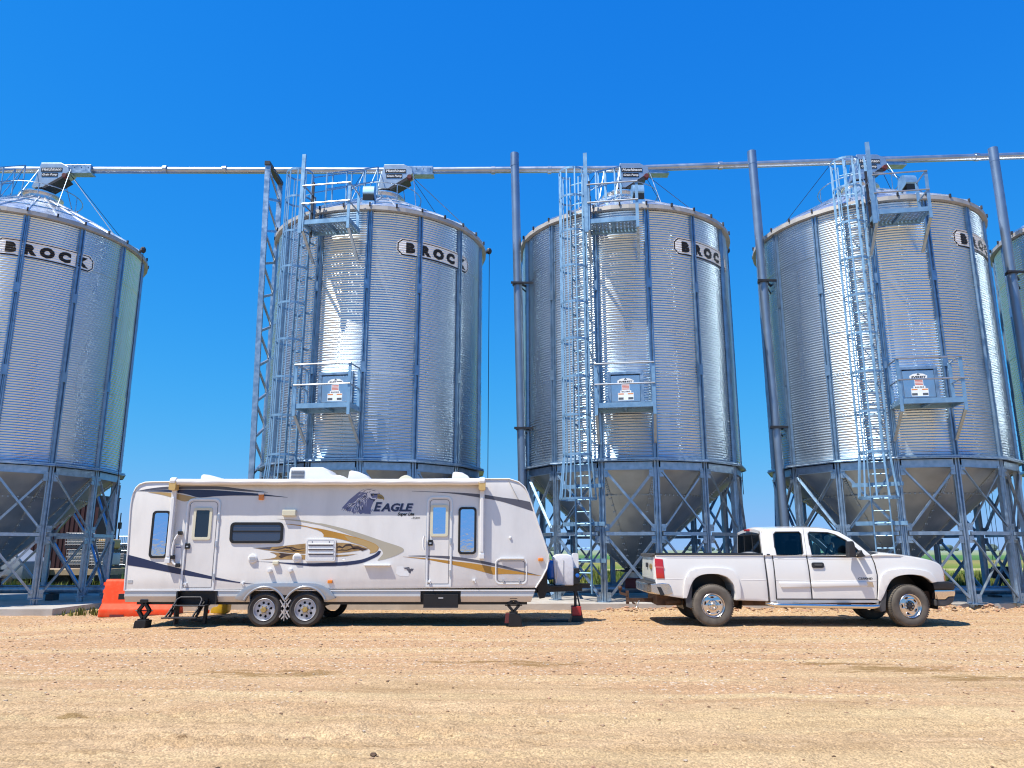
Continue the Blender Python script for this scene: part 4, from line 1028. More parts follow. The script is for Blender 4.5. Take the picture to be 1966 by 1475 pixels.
for f, cx, cy in ((A_,580,1015),(A_,1040,1010),(B_,775,895),(B_,1100,885)):
    (x, z), = f([(cx, cy)]); fit('door_catch', MB().box(x-.035,x+.02,YT-.05,YT,z-.018,z+.018).bar((x,YT-.05,z),(x+.03,YT-.055,z-.05),.012), M['trim'], bevel=.004)
(x, z), = B_([(1360,577)]); fit('clearance_fitting', MB().lathe([(0,-.03),(.022,-.022),(.028,0)], 12, (x,YT,z), axis='y'), M['trim'], smooth=50)
x0, z0, x1, z1 = rect2(A_, (105,1012), (148,985)); fit('data_plate', MB().box(x0,x1,YT-.006,YT,z0,z1), M['alu'])
# awning: roller, fabric, arms
(xl, zl), (xr, zr) = A_([(503,203)])[0], B_([(1158,172)])[0]
yr = YT-.125; zr_m = (zl+zr)/2
aw = MB()
pts = [(xl+(xr-xl)*i/40, yr, zr_m+.004*math.sin(i*1.3)) for i in range(41)]
aw.path(pts, .058, 16); awn = fit('awning_roller', aw, mat('awning_fabric', (.78,.755,.72), .7, var=.05, vs=5, bump=.25, bs=9, stretch=(.4,1,4)), smooth=50)
fit('awning_flap', MB().prism([(YT+.01,zr_m+.055),(yr,zr_m+.058),(yr,zr_m+.052),(YT+.01,zr_m+.045)], xl, xr, tf=lambda a, b, c: (b, a, c)), bpy.data.materials['awning_fabric'])
fit('awning_rail', MB().box(xl,xr,YT-.03,YT+.02,zr_m+.035,zr_m+.07), M['trim'])
for x, sg_ in ((xl, 1), (xr, -1)):
    fit('awning_bracket', MB().prism(rrect(x-.065,zr_m-.16,x+.065,zr_m+.02,.03), yr-.07, YT-.03), M['tan'], bevel=.015)
    fit('awning_cap', MB().lathe([(0,-.055),(.078,-.05),(.082,0),(.078,.05),(0,.055)], 18, (x,yr,zr_m+.01), axis='y') if False else MB().path([(x-.06,yr,zr_m+.01),(x+.06,yr,zr_m+.01)], .08, 16), M['trim'], bevel=.02)
    zb = A_([(460,815)])[0][1] if sg_ > 0 else B_([(1165,700)])[0][1]
    fit('awning_arm', MB().box(x-.045,x+.045,YT-.09,YT-.03,zb,zr_m-.14).box(x-.03,x+.03,YT-.105,YT-.09,zb+.05,zr_m-.3), M['trim'], bevel=.008)
    fit('awning_foot', MB().box(x-.05,x+.05,YT-.11,YT,zb-.08,zb+.02), M['trim'], bevel=.01)
# roof things
def rmap(L, Y): return [(atY(480+x*.2442, 620+y*.2442, Y)[0], atY(480+x*.2442, 620+y*.2442, Y)[2]) for x, y in L]
yc_ = YT+1.2
ac = fit('roof_air_conditioner', MB().prism([(p[0],p[1]) for p in rmap([(305,1245),(308,1180),(318,1142),(330,1136),(570,1134),(600,1150),(640,1195),(700,1196),(735,1206),(760,1232),(760,1245)], YT+.95)], YT+.95, YT+1.75), M['trim'], bevel=.03, smooth=30)
a = rmap([(325,1165),(425,1230)], YT+.95)
for k in range(7):
    z = a[0][1]+(a[1][1]-a[0][1])*k/6; MB().box(a[0][0],a[1][0],YT+.938,YT+.952,z-.006,z+.006).build('grille_slat', M['grey'], ac)
for L, f, Y in (([(690,190),(700,140),(715,130),(760,134),(820,150),(858,178),(862,190)], A_, YT+.9), ([(178,160),(190,95),(205,88),(260,98),(305,118),(335,145),(345,160)], B_, YT+.9), ([(935,160),(942,105),(958,97),(1010,103),(1050,125),(1072,152),(1074,160)], B_, YT+.9)):
    fit('roof_vent_hood', MB().prism(f(L, Y), Y, Y+.45), M['trim'], bevel=.03, smooth=40)
fit('skylight_dome', MB().prism(cr(B_([(545,160),(560,140),(580,128),(602,122),(625,128),(645,140),(660,160)], YT+.8),4), YT+.8, YT+1.4), M['cream'], bevel=.03, smooth=40)
# fender skirts over the two wheels
def wc(x, y): return U_([(x, y)])[0]
w1, w2 = wc(508.3,1170.5), wc(587.3,1170.0)
def arc(c, r, a0, a1, n=14): return [(c[0]+r*math.cos(a0+(a1-a0)*i/n), c[1]+r*math.sin(a0+(a1-a0)*i/n)) for i in range(n+1)]
R0, R1 = .355, .50
outer = [(w1[0]-.56,w1[1]+.20),(w1[0]-.52,w1[1]+.27),(w1[0]-.44,w1[1]+.36),(w1[0]-.32,w1[1]+.435),(w1[0]-.18,w1[1]+.475),(w1[0],w1[1]+.485),((w1[0]+w2[0])/2,w1[1]+.487),(w2[0],w2[1]+.485),(w2[0]+.18,w2[1]+.475),(w2[0]+.32,w2[1]+.435),(w2[0]+.44,w2[1]+.36),(w2[0]+.52,w2[1]+.27),(w2[0]+.56,w2[1]+.20)]
inner = arc(w2, .40, .38, PI-.72)+arc(w1, .40, .72, PI-.38)
fs = fit('fender_skirt', MB().prism(outer+inner, YT-.075, YT+.01), M['silverplastic'], bevel=.012, smooth=30)
for w_ in (w1, w2):
    lip = MB().path([(x, YT-.08, z) for x, z in arc(w_, .415, .45, PI-.45, 18)], .022, 8); lip.build('fender_lip', M['silverplastic'], fs, smooth=60)
fit('wheel_well', MB().box(w1[0]-.5,w2[0]+.5,YT+.30,YT+.36,.42,zs1), M['black'])
fit('axle', MB().tube((w1[0],YT+.2,w1[1]),(w1[0],YT+2.2,w1[1]),.045,10).tube((w2[0],YT+.2,w2[1]),(w2[0],YT+2.2,w2[1]),.045,10), M['black'])
def tyre(c, y, R, r, w_, parent, m, front=-1):
    prof = [(r,.02),(r+.01,0),(r+.05,-.012),(R-.06,-.018),(R-.022,-.004),(R-.006,.022),(R,.05),(R,w_-.05),(R-.006,w_-.022),(R-.05,w_),(r,w_-.01)]
    t = MB().lathe(prof, 44, (c[0], y, c[1]), axis='y').build('tyre', m, parent, smooth=45)
    return t
def twheel(c, y, inner=False):
    wh = tyre(c, y, .325, .205, .21, tr, M['rubber']); wh.name = 'wheel'
    ri = MB().lathe([(.208,.0),(.200,-.008),(.192,.0),(.182,.03),(.175,.06)], 36, (c[0], y, c[1]), axis='y').build('rim', M['whiterim'], wh, smooth=50)
    holes = [circ(c[0]+.125*math.cos(k*PI/4+.2), c[1]+.125*math.sin(k*PI/4+.2), .027, 6, a0=k*PI/4+.2) for k in range(8)]
    disc = MB().prism([circ(c[0], c[1], .182, 40)]+[h_[::-1] for h_ in holes], y+.035, y+.045)
    disc.lathe([(.10,.035),(.092,.012),(.055,.012),(.055,.0)], 24, (c[0], y, c[1]), axis='y')
    disc.build('rim_spokes', M['whiterim'], wh, smooth=40)
    MB().lathe([(.18,.085),(0,.085)], 24, (c[0], y, c[1]), axis='y').build('rim_back', M['black'], wh)
    MB().lathe([(.052,.02),(.050,-.03),(.044,-.04),(0,-.042)], 18, (c[0], y, c[1]), axis='y').build('hub_cap', M['goldcap'], wh, smooth=40)
    for k in range(6):
        a = k*PI/3; MB().lathe([(.0,-.006),(.010,-.004),(.010,.016)], 6, (c[0]+.072*math.cos(a), y, c[1]+.072*math.sin(a)), axis='y').build('lug_nut', M['goldcap'], wh)
M['whiterim'] = mat('pale_rim', (.46,.48,.53), .35, .5, var=.05, vs=9); M['goldcap'] = mat('brass_cap', (.50,.36,.13), .4, .6, var=.2, vs=30)
for c in (w1, w2): twheel(c, YT-.045)
for c in (w1, w2): tyre(c, YT+TW-.2, .325, .2, .21, tr, M['rubber']).name = 'wheel'
# entry steps
sx0, sx1 = xa[1][0]+.0, xa[2][0]
fit('step_box', MB().box(sx0,sx1,YT+.10,YT+.62,zs0+.02,zs1-.02).box(sx0,sx0+.03,YT-.02,YT+.5,zs0-.04,zs1-.02).box(sx1-.03,sx1,YT-.02,YT+.5,zs0-.04,zs1-.02), M['black'])
def step(z, y0, y1, x0, x1):
    s = fit('entry_step', MB().box(x0,x1,y0,y1,z-.018,z), M['black'], bevel=.004)
    MB().tube((x0,y0-.01,z-.01),(x1,y0-.01,z-.01),.014,8).build('step_edge', M['darkmetal'], s)
step(.40, YT-.18, YT+.06, sx0+.02, sx1-.14); step(.20, YT-.42, YT-.20, sx0-.06, sx1-.2)
lgs = MB()
for x in (sx0+.02, sx1-.26):
    lgs.bar((x,YT+.1,.46),(x,YT-.30,.18),.03,.05); lgs.bar((x,YT-.02,.46),(x-.02,YT-.40,.20),.02,.035)
lgs.bar((sx0-.02,YT+.12,.03),(sx0-.02,YT+.12,.36),.18,.03,up=(1,0,0)); lgs.bar((sx1-.24,YT+.10,.04),(sx1-.22,YT+.10,.5),.09,.05,up=(1,0,0))
fit('step_frame', lgs, M['black'])
fit('step_frame', MB().path([(sx0-.02,YT-.2,.24),(sx0+.06,YT-.1,.50),(sx0+.12,YT-.08,.535),(sx1-.28,YT-.08,.535),(sx1-.24,YT-.1,.50),(sx1-.28,YT-.2,.26)], .018, 8), M['darkmetal'], smooth=60)
fit('hose', MB().path([(sx0+.2,YT+.3,.10),(sx0+.4,YT+.25,.08),(sx0+.6,YT+.3,.10),(sx0+.8,YT+.28,.16),(sx1-.2,YT+.3,.13)], .018, 8), M['rubber'], smooth=60)
# folded second step
x0, z0, x1, z1 = rect2(B_, (708,1020), (1000,940)); fit('step_box', MB().box(x0,x1,YT+.08,YT+.6,z0-.01,z1), M['black'])
x0, z0, x1, z1 = rect2(B_, (728,1084), (982,985)); fs2 = fit('folded_step', MB().box(x0,x1,YT+.0,YT+.06,z0,z1), M['black'], bevel=.006)
MB().box(x0,x1,YT-.012,YT+.0,z0-.006,z0+.012).build('step_edge', M['darkmetal'], fs2)
xm = (x0+x1)/2; zm = (z0+z1)/2+.05; MB().box(xm-.045,xm+.045,YT-.006,YT-.001,zm-.012,zm+.012).build('step_label', M['alu'], fs2)
# stabiliser jacks
def jack(px0, ptop, pbot, Y):
    (x, zt), (_, zb) = U_([(px0, ptop), (px0, pbot)], Y)
    mb = MB(); zm = (zt+zb)/2; hw = .105
    for y in (Y, Y+.06):
        for (a, b_) in (((x,zt),(x-hw,zm)),((x,zt),(x+hw,zm)),((x-hw,zm),(x,zb)),((x+hw,zm),(x,zb))): mb.bar((a[0],y,a[1]),(b_[0],y,b_[1]),.05,.02,up=(0,1,0))
    mb.tube((x-hw-.06,Y+.03,zm),(x+hw+.06,Y+.03,zm),.012,6); mb.box(x-.07,x+.07,Y-.03,Y+.09,zt,zt+.05); mb.box(x-.08,x+.08,Y-.04,Y+.10,zb-.02,zb+.005)
    fit('stabiliser_jack', mb, M['black']); return x, zb
jx, jz = jack(277, 1157, 1189, YT+.05)
jx2, jz2 = jack(986, 1150, 1175, YT+.05)
# tongue, gas bottles under their cover, jack
Yg = YT+1.2
def GX(u, v): p = atY(u, v, Yg); return p[0], p[2]
xk, zk = GX(1040, 1126); xe, _ = GX(1127, 1130)
tg = MB()
for s in (-1, 1): tg.bar((xk-.5,Yg+s*.75,zk-.03),(xe-.12,Yg+s*.05,zk-.02),.06,.13)
tg.box(xe-.2,xe+.06,Yg-.06,Yg+.06,zk-.03,zk+.06); tg.box(xk-.2,xk+.45,Yg-.45,Yg+.45,zk-.0,zk+.03)
fit('tongue', tg, M['black'])
fit('front_frame', MB().prism(U_([(1030,1122),(1043,1112),(1050,1095),(1052,1130),(1046,1148),(1036,1150)], Yg-.6), Yg-.6, Yg+.6), M['black'])
(x0, z0), (x1, z1) = GX(1064,1123), GX(1098,1064)
cov = fit('gas_bottle_cover', MB().prism([(x0,z0),(x0-.02,z0+.35),(x0-.03,z1-.08),(x0+.02,z1-.02),(x0+.10,z1),(x1-.12,z1+.005),(x1-.03,z1-.03),(x1-.0,z1-.10),(x1+.01,z0+.3),(x1,z0)], Yg-.32, Yg+.32), mat('vinyl_cover', (.74,.75,.78), .45, var=.04, vs=5, bump=.3, bs=6), bevel=.06, seg=3, smooth=50)
for k, (a, b_) in enumerate(((.12,.9),(.2,.8))): fit('cover_seam', MB().path([(x0+.02+k*.16,Yg-.325,z0+.05),(x0+.05+k*.12,Yg-.327,z0+.3),(x0+.04+k*.14,Yg-.325,z1-.12)], .006, 5), M['alu'])
(a0, b0), (a1, b1) = GX(1098,1098), GX(1107,1062)
fit('jack_motor_cover', MB().prism(rrect(a0,b0,a1+.02,b1,.04), Yg-.2, Yg-.02), M['trim'], bevel=.03)
(a0, b0), (a1, b1) = GX(1099,1112), GX(1110,1090)
fit('battery_box', MB().box(a0,a1,Yg-.32,Yg+.1,b0-.1,b1), M['black'], bevel=.02)
(a0, b0) = GX(1106,1104); fit('blue_fitting', MB().lathe([(0,-.03),(.04,-.02),(.04,.04),(0,.05)], 12, (a0,Yg-.33,b0), axis='y'), mat('blue_plastic', (.015,.14,.55), .35, coat=.3), smooth=40)
(a0, b0), (a1, b1) = GX(1054,1110), GX(1068,1076)
fit('blue_tank', MB().path([(a0+.07,Yg-.12,b0-.02),(a0+.06,Yg-.12,b0+.05),(a0+.06,Yg-.12,b1-.08),(a0+.07,Yg-.12,b1)], .145, 18), bpy.data.materials['blue_plastic'], bevel=.05, smooth=50)
(xj, zj0), (_, zj1) = GX(1104,1164), GX(1104,1085)
fit('tongue_jack', MB().tube((xj,Yg-.1,zj0),(xj,Yg-.1,zj1),.028,10).tube((xj,Yg-.1,zk-.1),(xj,Yg-.1,zj1+.05),.042,10).box(xj-.06,xj+.06,Yg-.16,Yg-.04,zj0-.015,zj0+.01), M['darkmetal'], smooth=50)
ch = MB().path([(xj+.03,Yg-.05,zk-.05),(xj+.06,Yg-.1,zk-.25),(xj+.12,Yg-.12,.14),(xj+.13,Yg-.12,.06)], .016, 6); fit('safety_chain', ch, M['black'])
# ---- loose things at the trailer
b = thing('leveling_blocks', 'black leveling blocks under the rear stabiliser jack at the left end of the trailer', 'blocks', (jx, YT+.08, -.03), 'block stacks under the jacks')
MB().prism([(jx-.115,-.03),(jx+.105,-.03),(jx+.115,jz-.03),(jx+.10,jz-.018),(jx-.09,jz-.018),(jx-.105,jz-.06)], YT-.06, YT+.20).build('block', M['black'], b, bevel=.006)
b = thing('leveling_blocks', 'black and dark red block stack under the front stabiliser jack beneath the trailer', 'blocks', (jx2, YT+.08, 0), 'block stacks under the jacks')
MB().prism([(jx2-.10,0),(jx2+.16,0),(jx2+.13,jz2-.06),(jx2+.02,jz2-.02),(jx2-.08,jz2-.02)], YT-.02, YT+.24).build('block', M['black'], b, bevel=.006)
MB().prism([(jx2-.17,.06),(jx2-.06,.06),(jx2-.07,jz2-.02),(jx2-.15,jz2-.02)], YT+.0, YT+.2).build('block', M['darkred'], b, bevel=.006)
b = thing('leveling_blocks', 'red-fronted block stack under the tongue jack in front of the trailer', 'blocks', (xj, Yg-.1, 0), 'block stacks under the jacks')
(a0, _), (a1, _) = GX(1095,1190), GX(1119,1190)
MB().prism([(a0,0),(a1,0),(a1-.03,.12),(a0+.02,.12)], Yg-.3, Yg+.1).build('block', M['black'], b, bevel=.006)
MB().box(a0+.02,a1-.05,Yg-.28,Yg+.06,.12,.30).build('block', M['red'], b, bevel=.01)
MB().box(a0+.03,a1-.05,Yg-.24,Yg+.04,.30,zj0-.02).build('block', M['darkred'], b, bevel=.01)
bd = MB().box(a0-.62,a0-.06,Yg-.28,Yg-.10,0.0,.05); o = bd.build('ground_board', M['black'], None, bevel=.004); tag(o, 'flat black board lying on the gravel left of the tongue jack blocks', 'board')
xc_m = (w1[0]+w2[0])/2; zc_m = w1[1]+.02
ck = thing('wheel_chock', 'white X-shaped locking chock wedged between the two trailer tyres', 'wheel chock', (xc_m, YT, .02))
cm = MB()
for s in (-1, 1):
    cm.bar((xc_m-.10,YT-.03+s*.004,zc_m-.16*s),(xc_m+.10,YT-.03+s*.004,zc_m+.16*s),.025,.012,up=(0,1,0))
for s in (-1, 1): cm.bar((xc_m-.06,YT-.022,zc_m+s*.19),(xc_m+.07,YT-.022,zc_m+s*.03),.022,.012,up=(0,1,0)); cm.bar((xc_m+.06,YT-.024,zc_m+s*.19),(xc_m-.07,YT-.024,zc_m+s*.03),.022,.012,up=(0,1,0))
cm.tube((xc_m,YT-.05,zc_m-.22),(xc_m,YT-.05,zc_m+.12),.010,6)
cm.build('chock_arms', M['alu'], ck)
# ================================================================== PICKUP TRUCK
YK = 14.80; KW = 1.95; YCK = YK+KW/2
def side_inset(x, z):
    zb = 1.317; xf = atY(1808, 1100, YK)[0]; s = 0.0
    if z > zb: s += .155*((z-zb)/.62)**1.1
    else: s += .03*min(1.0, abs((z-.92)/.45))**2.0
    if x > xf-.85: s += .13*((x-(xf-.85))/.85)**2.4
    return min(s, .3)*KW/2
def K(L, Y=None):
    out = []
    for u, v in L:                       # met at the depth the body side really has at that height
        p = atY(u, v, Y or YK)
        if Y is None: p = atY(u, v, YK+side_inset(p[0], p[2]))
        out.append((p[0], p[2]))
    return out
M['tp'] = mat('truck_white', (.785,.77,.735), .22, 0, .5, .5, var=.015, vs=2, dirt=(.62,.52,.40), dirt_amt=.10, dirt_scale=2.2)
M['chrome'] = mat('chrome', (.74,.70,.66), .24, 1, rvar=.03, vs=12)
M['chrome_d'] = mat('dull_chrome', (.62,.60,.57), .28, 1, rvar=.08, vs=9)
M['tint'] = glass('tinted_glass', (.035,.035,.04)); M['clear'] = glass('green_glass', (.62,.86,.82))
M['plastic'] = mat('black_plastic', (.022,.022,.024), .5, var=.15, vs=10)
M['gplastic'] = mat('grey_plastic', (.07,.068,.068), .55, var=.15, vs=10)
M['seat'] = mat('seat_cloth', (.06,.06,.065), .9); M['lens'] = mat('red_lens', (.50,.012,.012), .15, coat=.8)
M['amber'] = mat('amber_lens', (.50,.20,.06), .15, coat=.8); M['lamp'] = mat('headlamp_lens', (.75,.77,.80), .08, .3, coat=1)
M['axle'] = mat('rusty_metal', (.10,.055,.035), .7, .3, var=.4, vs=9)
xr_, _ = K([(1260,1100)])[0]; xf_, _ = K([(1808,1100)])[0]
ZB = K([(1500,1067)])[0][1]
def kd(x, y, z):
    """tumblehome above the belt, a light barrel below it, corners drawn in at the nose and tail"""
    t = (y-YCK)/(KW/2)
    s = 1.0
    if z > ZB: s -= .155*((z-ZB)/.62)**1.1
    else: s -= .03*min(1.0, abs((z-.92)/.45))**2.0
    if x > xf_-.85: 
        q_ = (x-(xf_-.85))/.85; s -= .13*q_**2.4; x += .0
        x += .16*(1-t*t)*max(0, q_)**1.5
    if x < xr_+.25:
        q_ = (xr_+.25-x)/.25; s -= .025*q_**2
    if x > 5.9 and z > ZB-.38: z += .055*(1-t*t)*min(1, max(0, (z-(ZB-.38))/.25))*min(1, (x-5.9)/.8)
    return (x, YCK+t*s*KW/2, z)
tk = thing('pickup_truck', 'white extended-cab pickup truck parked nose right in front of the silos', 'pickup truck', ((xr_+xf_)/2, YCK, 0))
zc = [ .42+.05*i for i in range(34)]; ycut = [YCK+.2*i for i in range(-4, 5)]
def panel(name, poly, y0, y1, m=None, cuts=True, bevel=.012, parent=None, smooth=35, deform=True, full=False, xs=None):
    c = {'z': zc}
    if full: c['y'] = ycut
    if deform: c['x'] = [2.6+.09*i for i in range(72)]
    mb = MB().prism(dedupe(poly) if not isinstance(poly[0][0], tuple) else poly, y0, y1)
    return mb.build(name, m or M['tp'], parent or tk, bevel=bevel, cuts=c if cuts else None, deform=kd if deform else None, smooth=smooth)
rc_, fc_ = K([(1370,1162.5)])[0], K([(1741,1161.5)])[0]
archR = K([(1412,1153),(1413,1138),(1409,1122),(1398,1109),(1382,1103),(1365,1102),(1349,1104),(1336,1111),(1328,1124),(1323,1140),(1315,1150)])
archF = K([(1784,1119),(1777,1112),(1766,1106),(1752,1103),(1736,1103),(1720,1106),(1708,1113),(1700,1126),(1693,1143),(1686,1154)])
# bed: a full-width box, opened at the top
bedpoly = K([(1260.5,1066),(1467,1066),(1469,1080),(1477,1155)])+archR+K([(1277,1144),(1263,1137),(1261,1110)])
bed = panel('bed', bedpoly, YK, YK+KW, full=True)
(xb0, zb_), (xb1, _) = K([(1262,1064.5),(1467,1064.5)])
MB().box(xb0+.06,xb1-.04,YK+.12,YK+KW-.12,zb_-.012,zb_+.004).build('bed_liner', M['plastic'], bed, deform=kd)
rl = MB()
for y0, y1 in ((YK+.005,YK+.11),(YK+KW-.11,YK+KW-.005)): rl.box(xb0,xb1-.01,y0,y1,zb_-.006,zb_+.020)
rl.box(xb0-.0,xb0+.06,YK+.02,YK+KW-.02,zb_-.004,zb_+.022)
rl.build('rail_cap', M['plastic'], tk, cuts={'x':[xb0+.1*i for i in range(12)]}, deform=kd)
# tailgate
tg_ = panel('tailgate', K([(1258.5,1067),(1260.5,1067),(1261,1112),(1262.5,1114),(1259,1114)]), YK+.10, YK+KW-.10, full=True, bevel=.006)
MB().box(xr_-.035,xr_+.03,YK+.08,YK+KW-.08,zb_-.05,zb_+.012).build('tailgate_cap', M['gplastic'], tg_, bevel=.012, cuts={'y':ycut}, deform=kd)
MB().box(xr_-.036,xr_-.01,YCK-.10,YCK+.10,zb_-.26,zb_-.17).build('tailgate_handle', M['plastic'], tg_, bevel=.01)
# a gold bow-shaped badge on the gate
bw = MB()
for p in ([(-.10,-.03),(.10,-.03),(.08,.03),(-.12,.03)], [(-.035,-.055),(.03,-.055),(.035,.055),(-.03,.055)]):
    bw.add([(xr_-.034, YCK-.52+a, zb_-.24+b_) for a, b_ in p]+[(xr_-.010, YCK-.52+a, zb_-.24+b_) for a, b_ in p], [(0,1,2,3),(0,4,5,1),(1,5,6,2),(2,6,7,3),(3,7,4,0)])
bw.build('badge', M['goldcap'], tg_)
# tail lamp
tl = panel('tail_light', K([(1259.6,1072.5),(1274.5,1074),(1278.3,1111.5),(1262.5,1111.5)]), YK-.012, YK+.12, M['lens'], bevel=.01)
MB().prism(K([(1261.5,1087),(1276.6,1088.5),(1277,1092),(1262,1091)]), YK-.016, YK-.010).build('reverse_lens', mat('lens_band',(.55,.10,.09),.15,coat=.8), tl, deform=kd)
# cab lower shell behind the doors, then the doors
panel('cab_corner', K([(1469,1066),(1483,1066.5),(1486,1085),(1491.5,1150.5),(1492,1156),(1480,1156),(1471,1083)]), YK+.004, YK+KW-.004, full=True)
panel('sill', K([(1492,1151.2),(1686,1151.2),(1687,1157),(1492,1158.5)]), YK+.01, YK+KW-.01, bevel=.01)
panel('cab_core', K([(1486,1072),(1676,1072),(1684,1110),(1684,1152),(1494,1152)]), YK+.08, YK+KW-.08, M['black'], bevel=0)
def crease(name, poly):
    d_ = panel(name, poly, YK, YK+.075, bevel=.010)
    return d_
rdoor = crease('rear_door', K([(1484,1066.5),(1547.6,1066.5),(1552,1090),(1558.5,1150),(1492.5,1150),(1487,1085)]))
fdoor = crease('front_door', K([(1549,1066.5),(1669,1066.5),(1676,1082),(1681.5,1104),(1681.5,1150),(1560,1150),(1553.5,1090)]))
rdoor2 = MB().prism(K([(1484,1066.5),(1669,1066.5),(1681.5,1104),(1681.5,1150),(1492.5,1150)]), YK+KW-.075, YK+KW).build('far_doors', M['tp'], tk, cuts={'z': zc}, deform=kd)
for d_, L in ((rdoor, [(1496,1118),(1555.0,1118),(1556,1128),(1500,1128.5)]), (fdoor, [(1557.0,1118),(1661,1116.5),(1664,1125),(1558.2,1127.5)])):
    MB().prism(K(L), YK-.022, YK+.01).build('side_moulding', M['tp'], d_, bevel=.008, cuts={'z': zc}, deform=kd, smooth=35)
MB().prism(rrect(*[c for p in K([(1558.5,1090.6),(1580.5,1080)]) for c in p], .035), YK-.022, YK+.01).build('door_handle', M['plastic'], fdoor, bevel=.01, deform=kd)
MB().prism(rrect(*[c for p in K([(1563,1086.2),(1577,1082.6)]) for c in p], .012), YK-.034, YK-.014).build('handle_grip', M['gplastic'], fdoor, bevel=.006, deform=kd)
(x, z), = K([(1645.5,1112.6)]); text_mb('C2500HD', x, z, YK-.002, .05, 'LEFT', .25, .002, sx=1.28).build('badge', M['gplastic'], fdoor, deform=kd)
MB().prism(K([(1662,1117),(1673,1117),(1676,1127),(1663.5,1127)]), YK-.003, YK+.0).build('door_badge', M['chrome_d'], fdoor, deform=kd)
(x, z), = K([(1476,1065)]); MB().prism(rrect(x-.03,z-.012,x+.03,z+.012,.01), YK-.004, YK+.004).build('cab_badge', M['plastic'], tk, deform=kd)
for L in ([(1483.2,1066.5),(1486.3,1085),(1491.8,1150.5)], [(1548.2,1066.5),(1552.7,1090),(1559.2,1150.5)], [(1670,1067),(1677,1082),(1682.2,1104),(1682.2,1151)], [(1492,1150.8),(1682,1150.8)], [(1467.8,1066),(1470,1082),(1478.5,1155)]):
    MB().path([(x, YK+.000, z) for x, z in K(L)], .0075, 5).build('door_gap', M['plastic'], tk, cuts={'z': zc}, deform=kd)
# front fender and hood, full width
hoodline = K([(1671,1066.5),(1684,1063.5),(1702,1063.8),(1722,1066),(1751,1070),(1772,1074),(1788,1078.5),(1797,1082.5),(1801,1087),(1806,1100),(1808,1116)])
fender = panel('front_fender', hoodline+archF+K([(1683,1152),(1683,1104),(1678,1082)]), YK, YK+KW, full=True, xs=[5.9+.12*i for i in range(24)])
hs_ = MB().path([(x, YK+.022, z) for x, z in K([(1690,1069.5),(1720,1073),(1751,1077.0),(1780,1082),(1797,1086)])], .004, 5); hs_.build('hood_gap', M['gplastic'], tk, deform=kd)
MB().prism(K([(1668,1064.5),(1686,1062.3),(1684.5,1066),(1670,1067.5)]), YK+.06, YK+KW-.06).build('cowl', M['plastic'], tk, cuts={'y': ycut}, deform=kd)
# belt line crease
for L in ([(1280,1071.5),(1466,1072.5)], [(1487,1073),(1547,1073.2)], [(1552,1073.6),(1672,1074.5)], [(1280,1112),(1313,1112.5)], [(1424,1113.2),(1471,1113.6)], [(1490,1114),(1553,1114.5)], [(1558,1114.7),(1680,1115.5)]):
    MB().path([(x, YK+.001, z) for x, z in K(L)], .005, 4).build('body_crease', M['tp'], tk, cuts={'z': zc}, deform=kd)
# wheel-arch flares
def flare(outer, inner, name='wheel_flare'):
    panel(name, cr(K(outer), 3)+cr(K(inner), 3), YK-.034, YK+.01, bevel=.014)
flare([(1313,1149),(1314.5,1128),(1318,1110),(1326,1097),(1342,1091.5),(1372,1090.5),(1398,1092),(1412,1098),(1419,1112),(1423,1130),(1423.5,1150)], [(1414,1153),(1413,1138),(1409,1122),(1398,1109),(1382,1103),(1365,1102),(1349,1104),(1336,1111),(1328,1124),(1323,1140),(1320,1149)])
flare([(1682,1150),(1684,1128),(1688,1108),(1697,1097),(1716,1092.5),(1745,1092),(1770,1095),(1784,1102),(1792,1114),(1793,1117)], [(1784,1118.5),(1777,1112),(1766,1106),(1752,1103),(1736,1103),(1720,1106),(1708,1113),(1700,1126),(1693,1143),(1687,1154)])
# far-side arch liners so that the wells are dark
for c in (rc_, fc_): MB().lathe([(.56,.0),(.56,.62),(.0,.62)], 28, (c[0], YK+.05, c[1]+.06), axis='y', a0=-.25, a1=PI+.25).build('wheel_well', M['black'], tk, deform=None)
MB().box(rc_[0]-1.0, fc_[0]+.55, YK+.32, YK+KW-.32, .36, .64).build('underbody', M['axle'], tk)
MB().tube((rc_[0],YK+.2,rc_[1]),(rc_[0],YK+KW-.2,rc_[1]),.06,12).ball((rc_[0],YCK,rc_[1]),.17,(1,1,1),12,8).build('rear_axle', M['axle'], tk, smooth=50)
ex = K([(1284,1160),(1330,1155)]); MB().path([(ex[0][0],YK+.22,ex[0][1]),(ex[1][0],YK+.3,ex[1][1])], .04, 12).build('exhaust_pipe', M['axle'], tk, smooth=50)
# cab upper: side frames with window openings
wr = K([(1491,1066),(1488,1050),(1485.5,1026),(1489,1021.7),(1534,1021.3),(1537.5,1025),(1542,1062),(1540,1067)])
wf = K([(1558,1068),(1554,1045),(1550.8,1025),(1553,1021.6),(1588,1022.8),(1602,1027),(1622,1037.5),(1641,1052),(1652,1063),(1652,1069)])
side = K([(1467,1066.5),(1464.5,1045),(1463.5,1024),(1464.5,1018),(1470,1015),(1530,1013.8),(1568,1014.4),(1591,1017),(1610,1022),(1631,1034.5),(1652,1051),(1669,1066.3)])
def sideframe(y0, y1, nm): return panel(nm, [dedupe(side), dedupe(wr)[::-1], dedupe(wf)[::-1]], y0, y1, bevel=.008)
cabn = sideframe(YK, YK+.06, 'cab_side'); cabf = sideframe(YK+KW-.06, YK+KW, 'cab_side')
for y in (YK+.022, YK+KW-.022):
    MB().prism(wr, y, y).build('rear_side_window', M['tint'], tk, cuts={'z': zc}, deform=kd); MB().prism(wf, y, y).build('front_side_window', M['clear'], tk, cuts={'z': zc}, deform=kd)
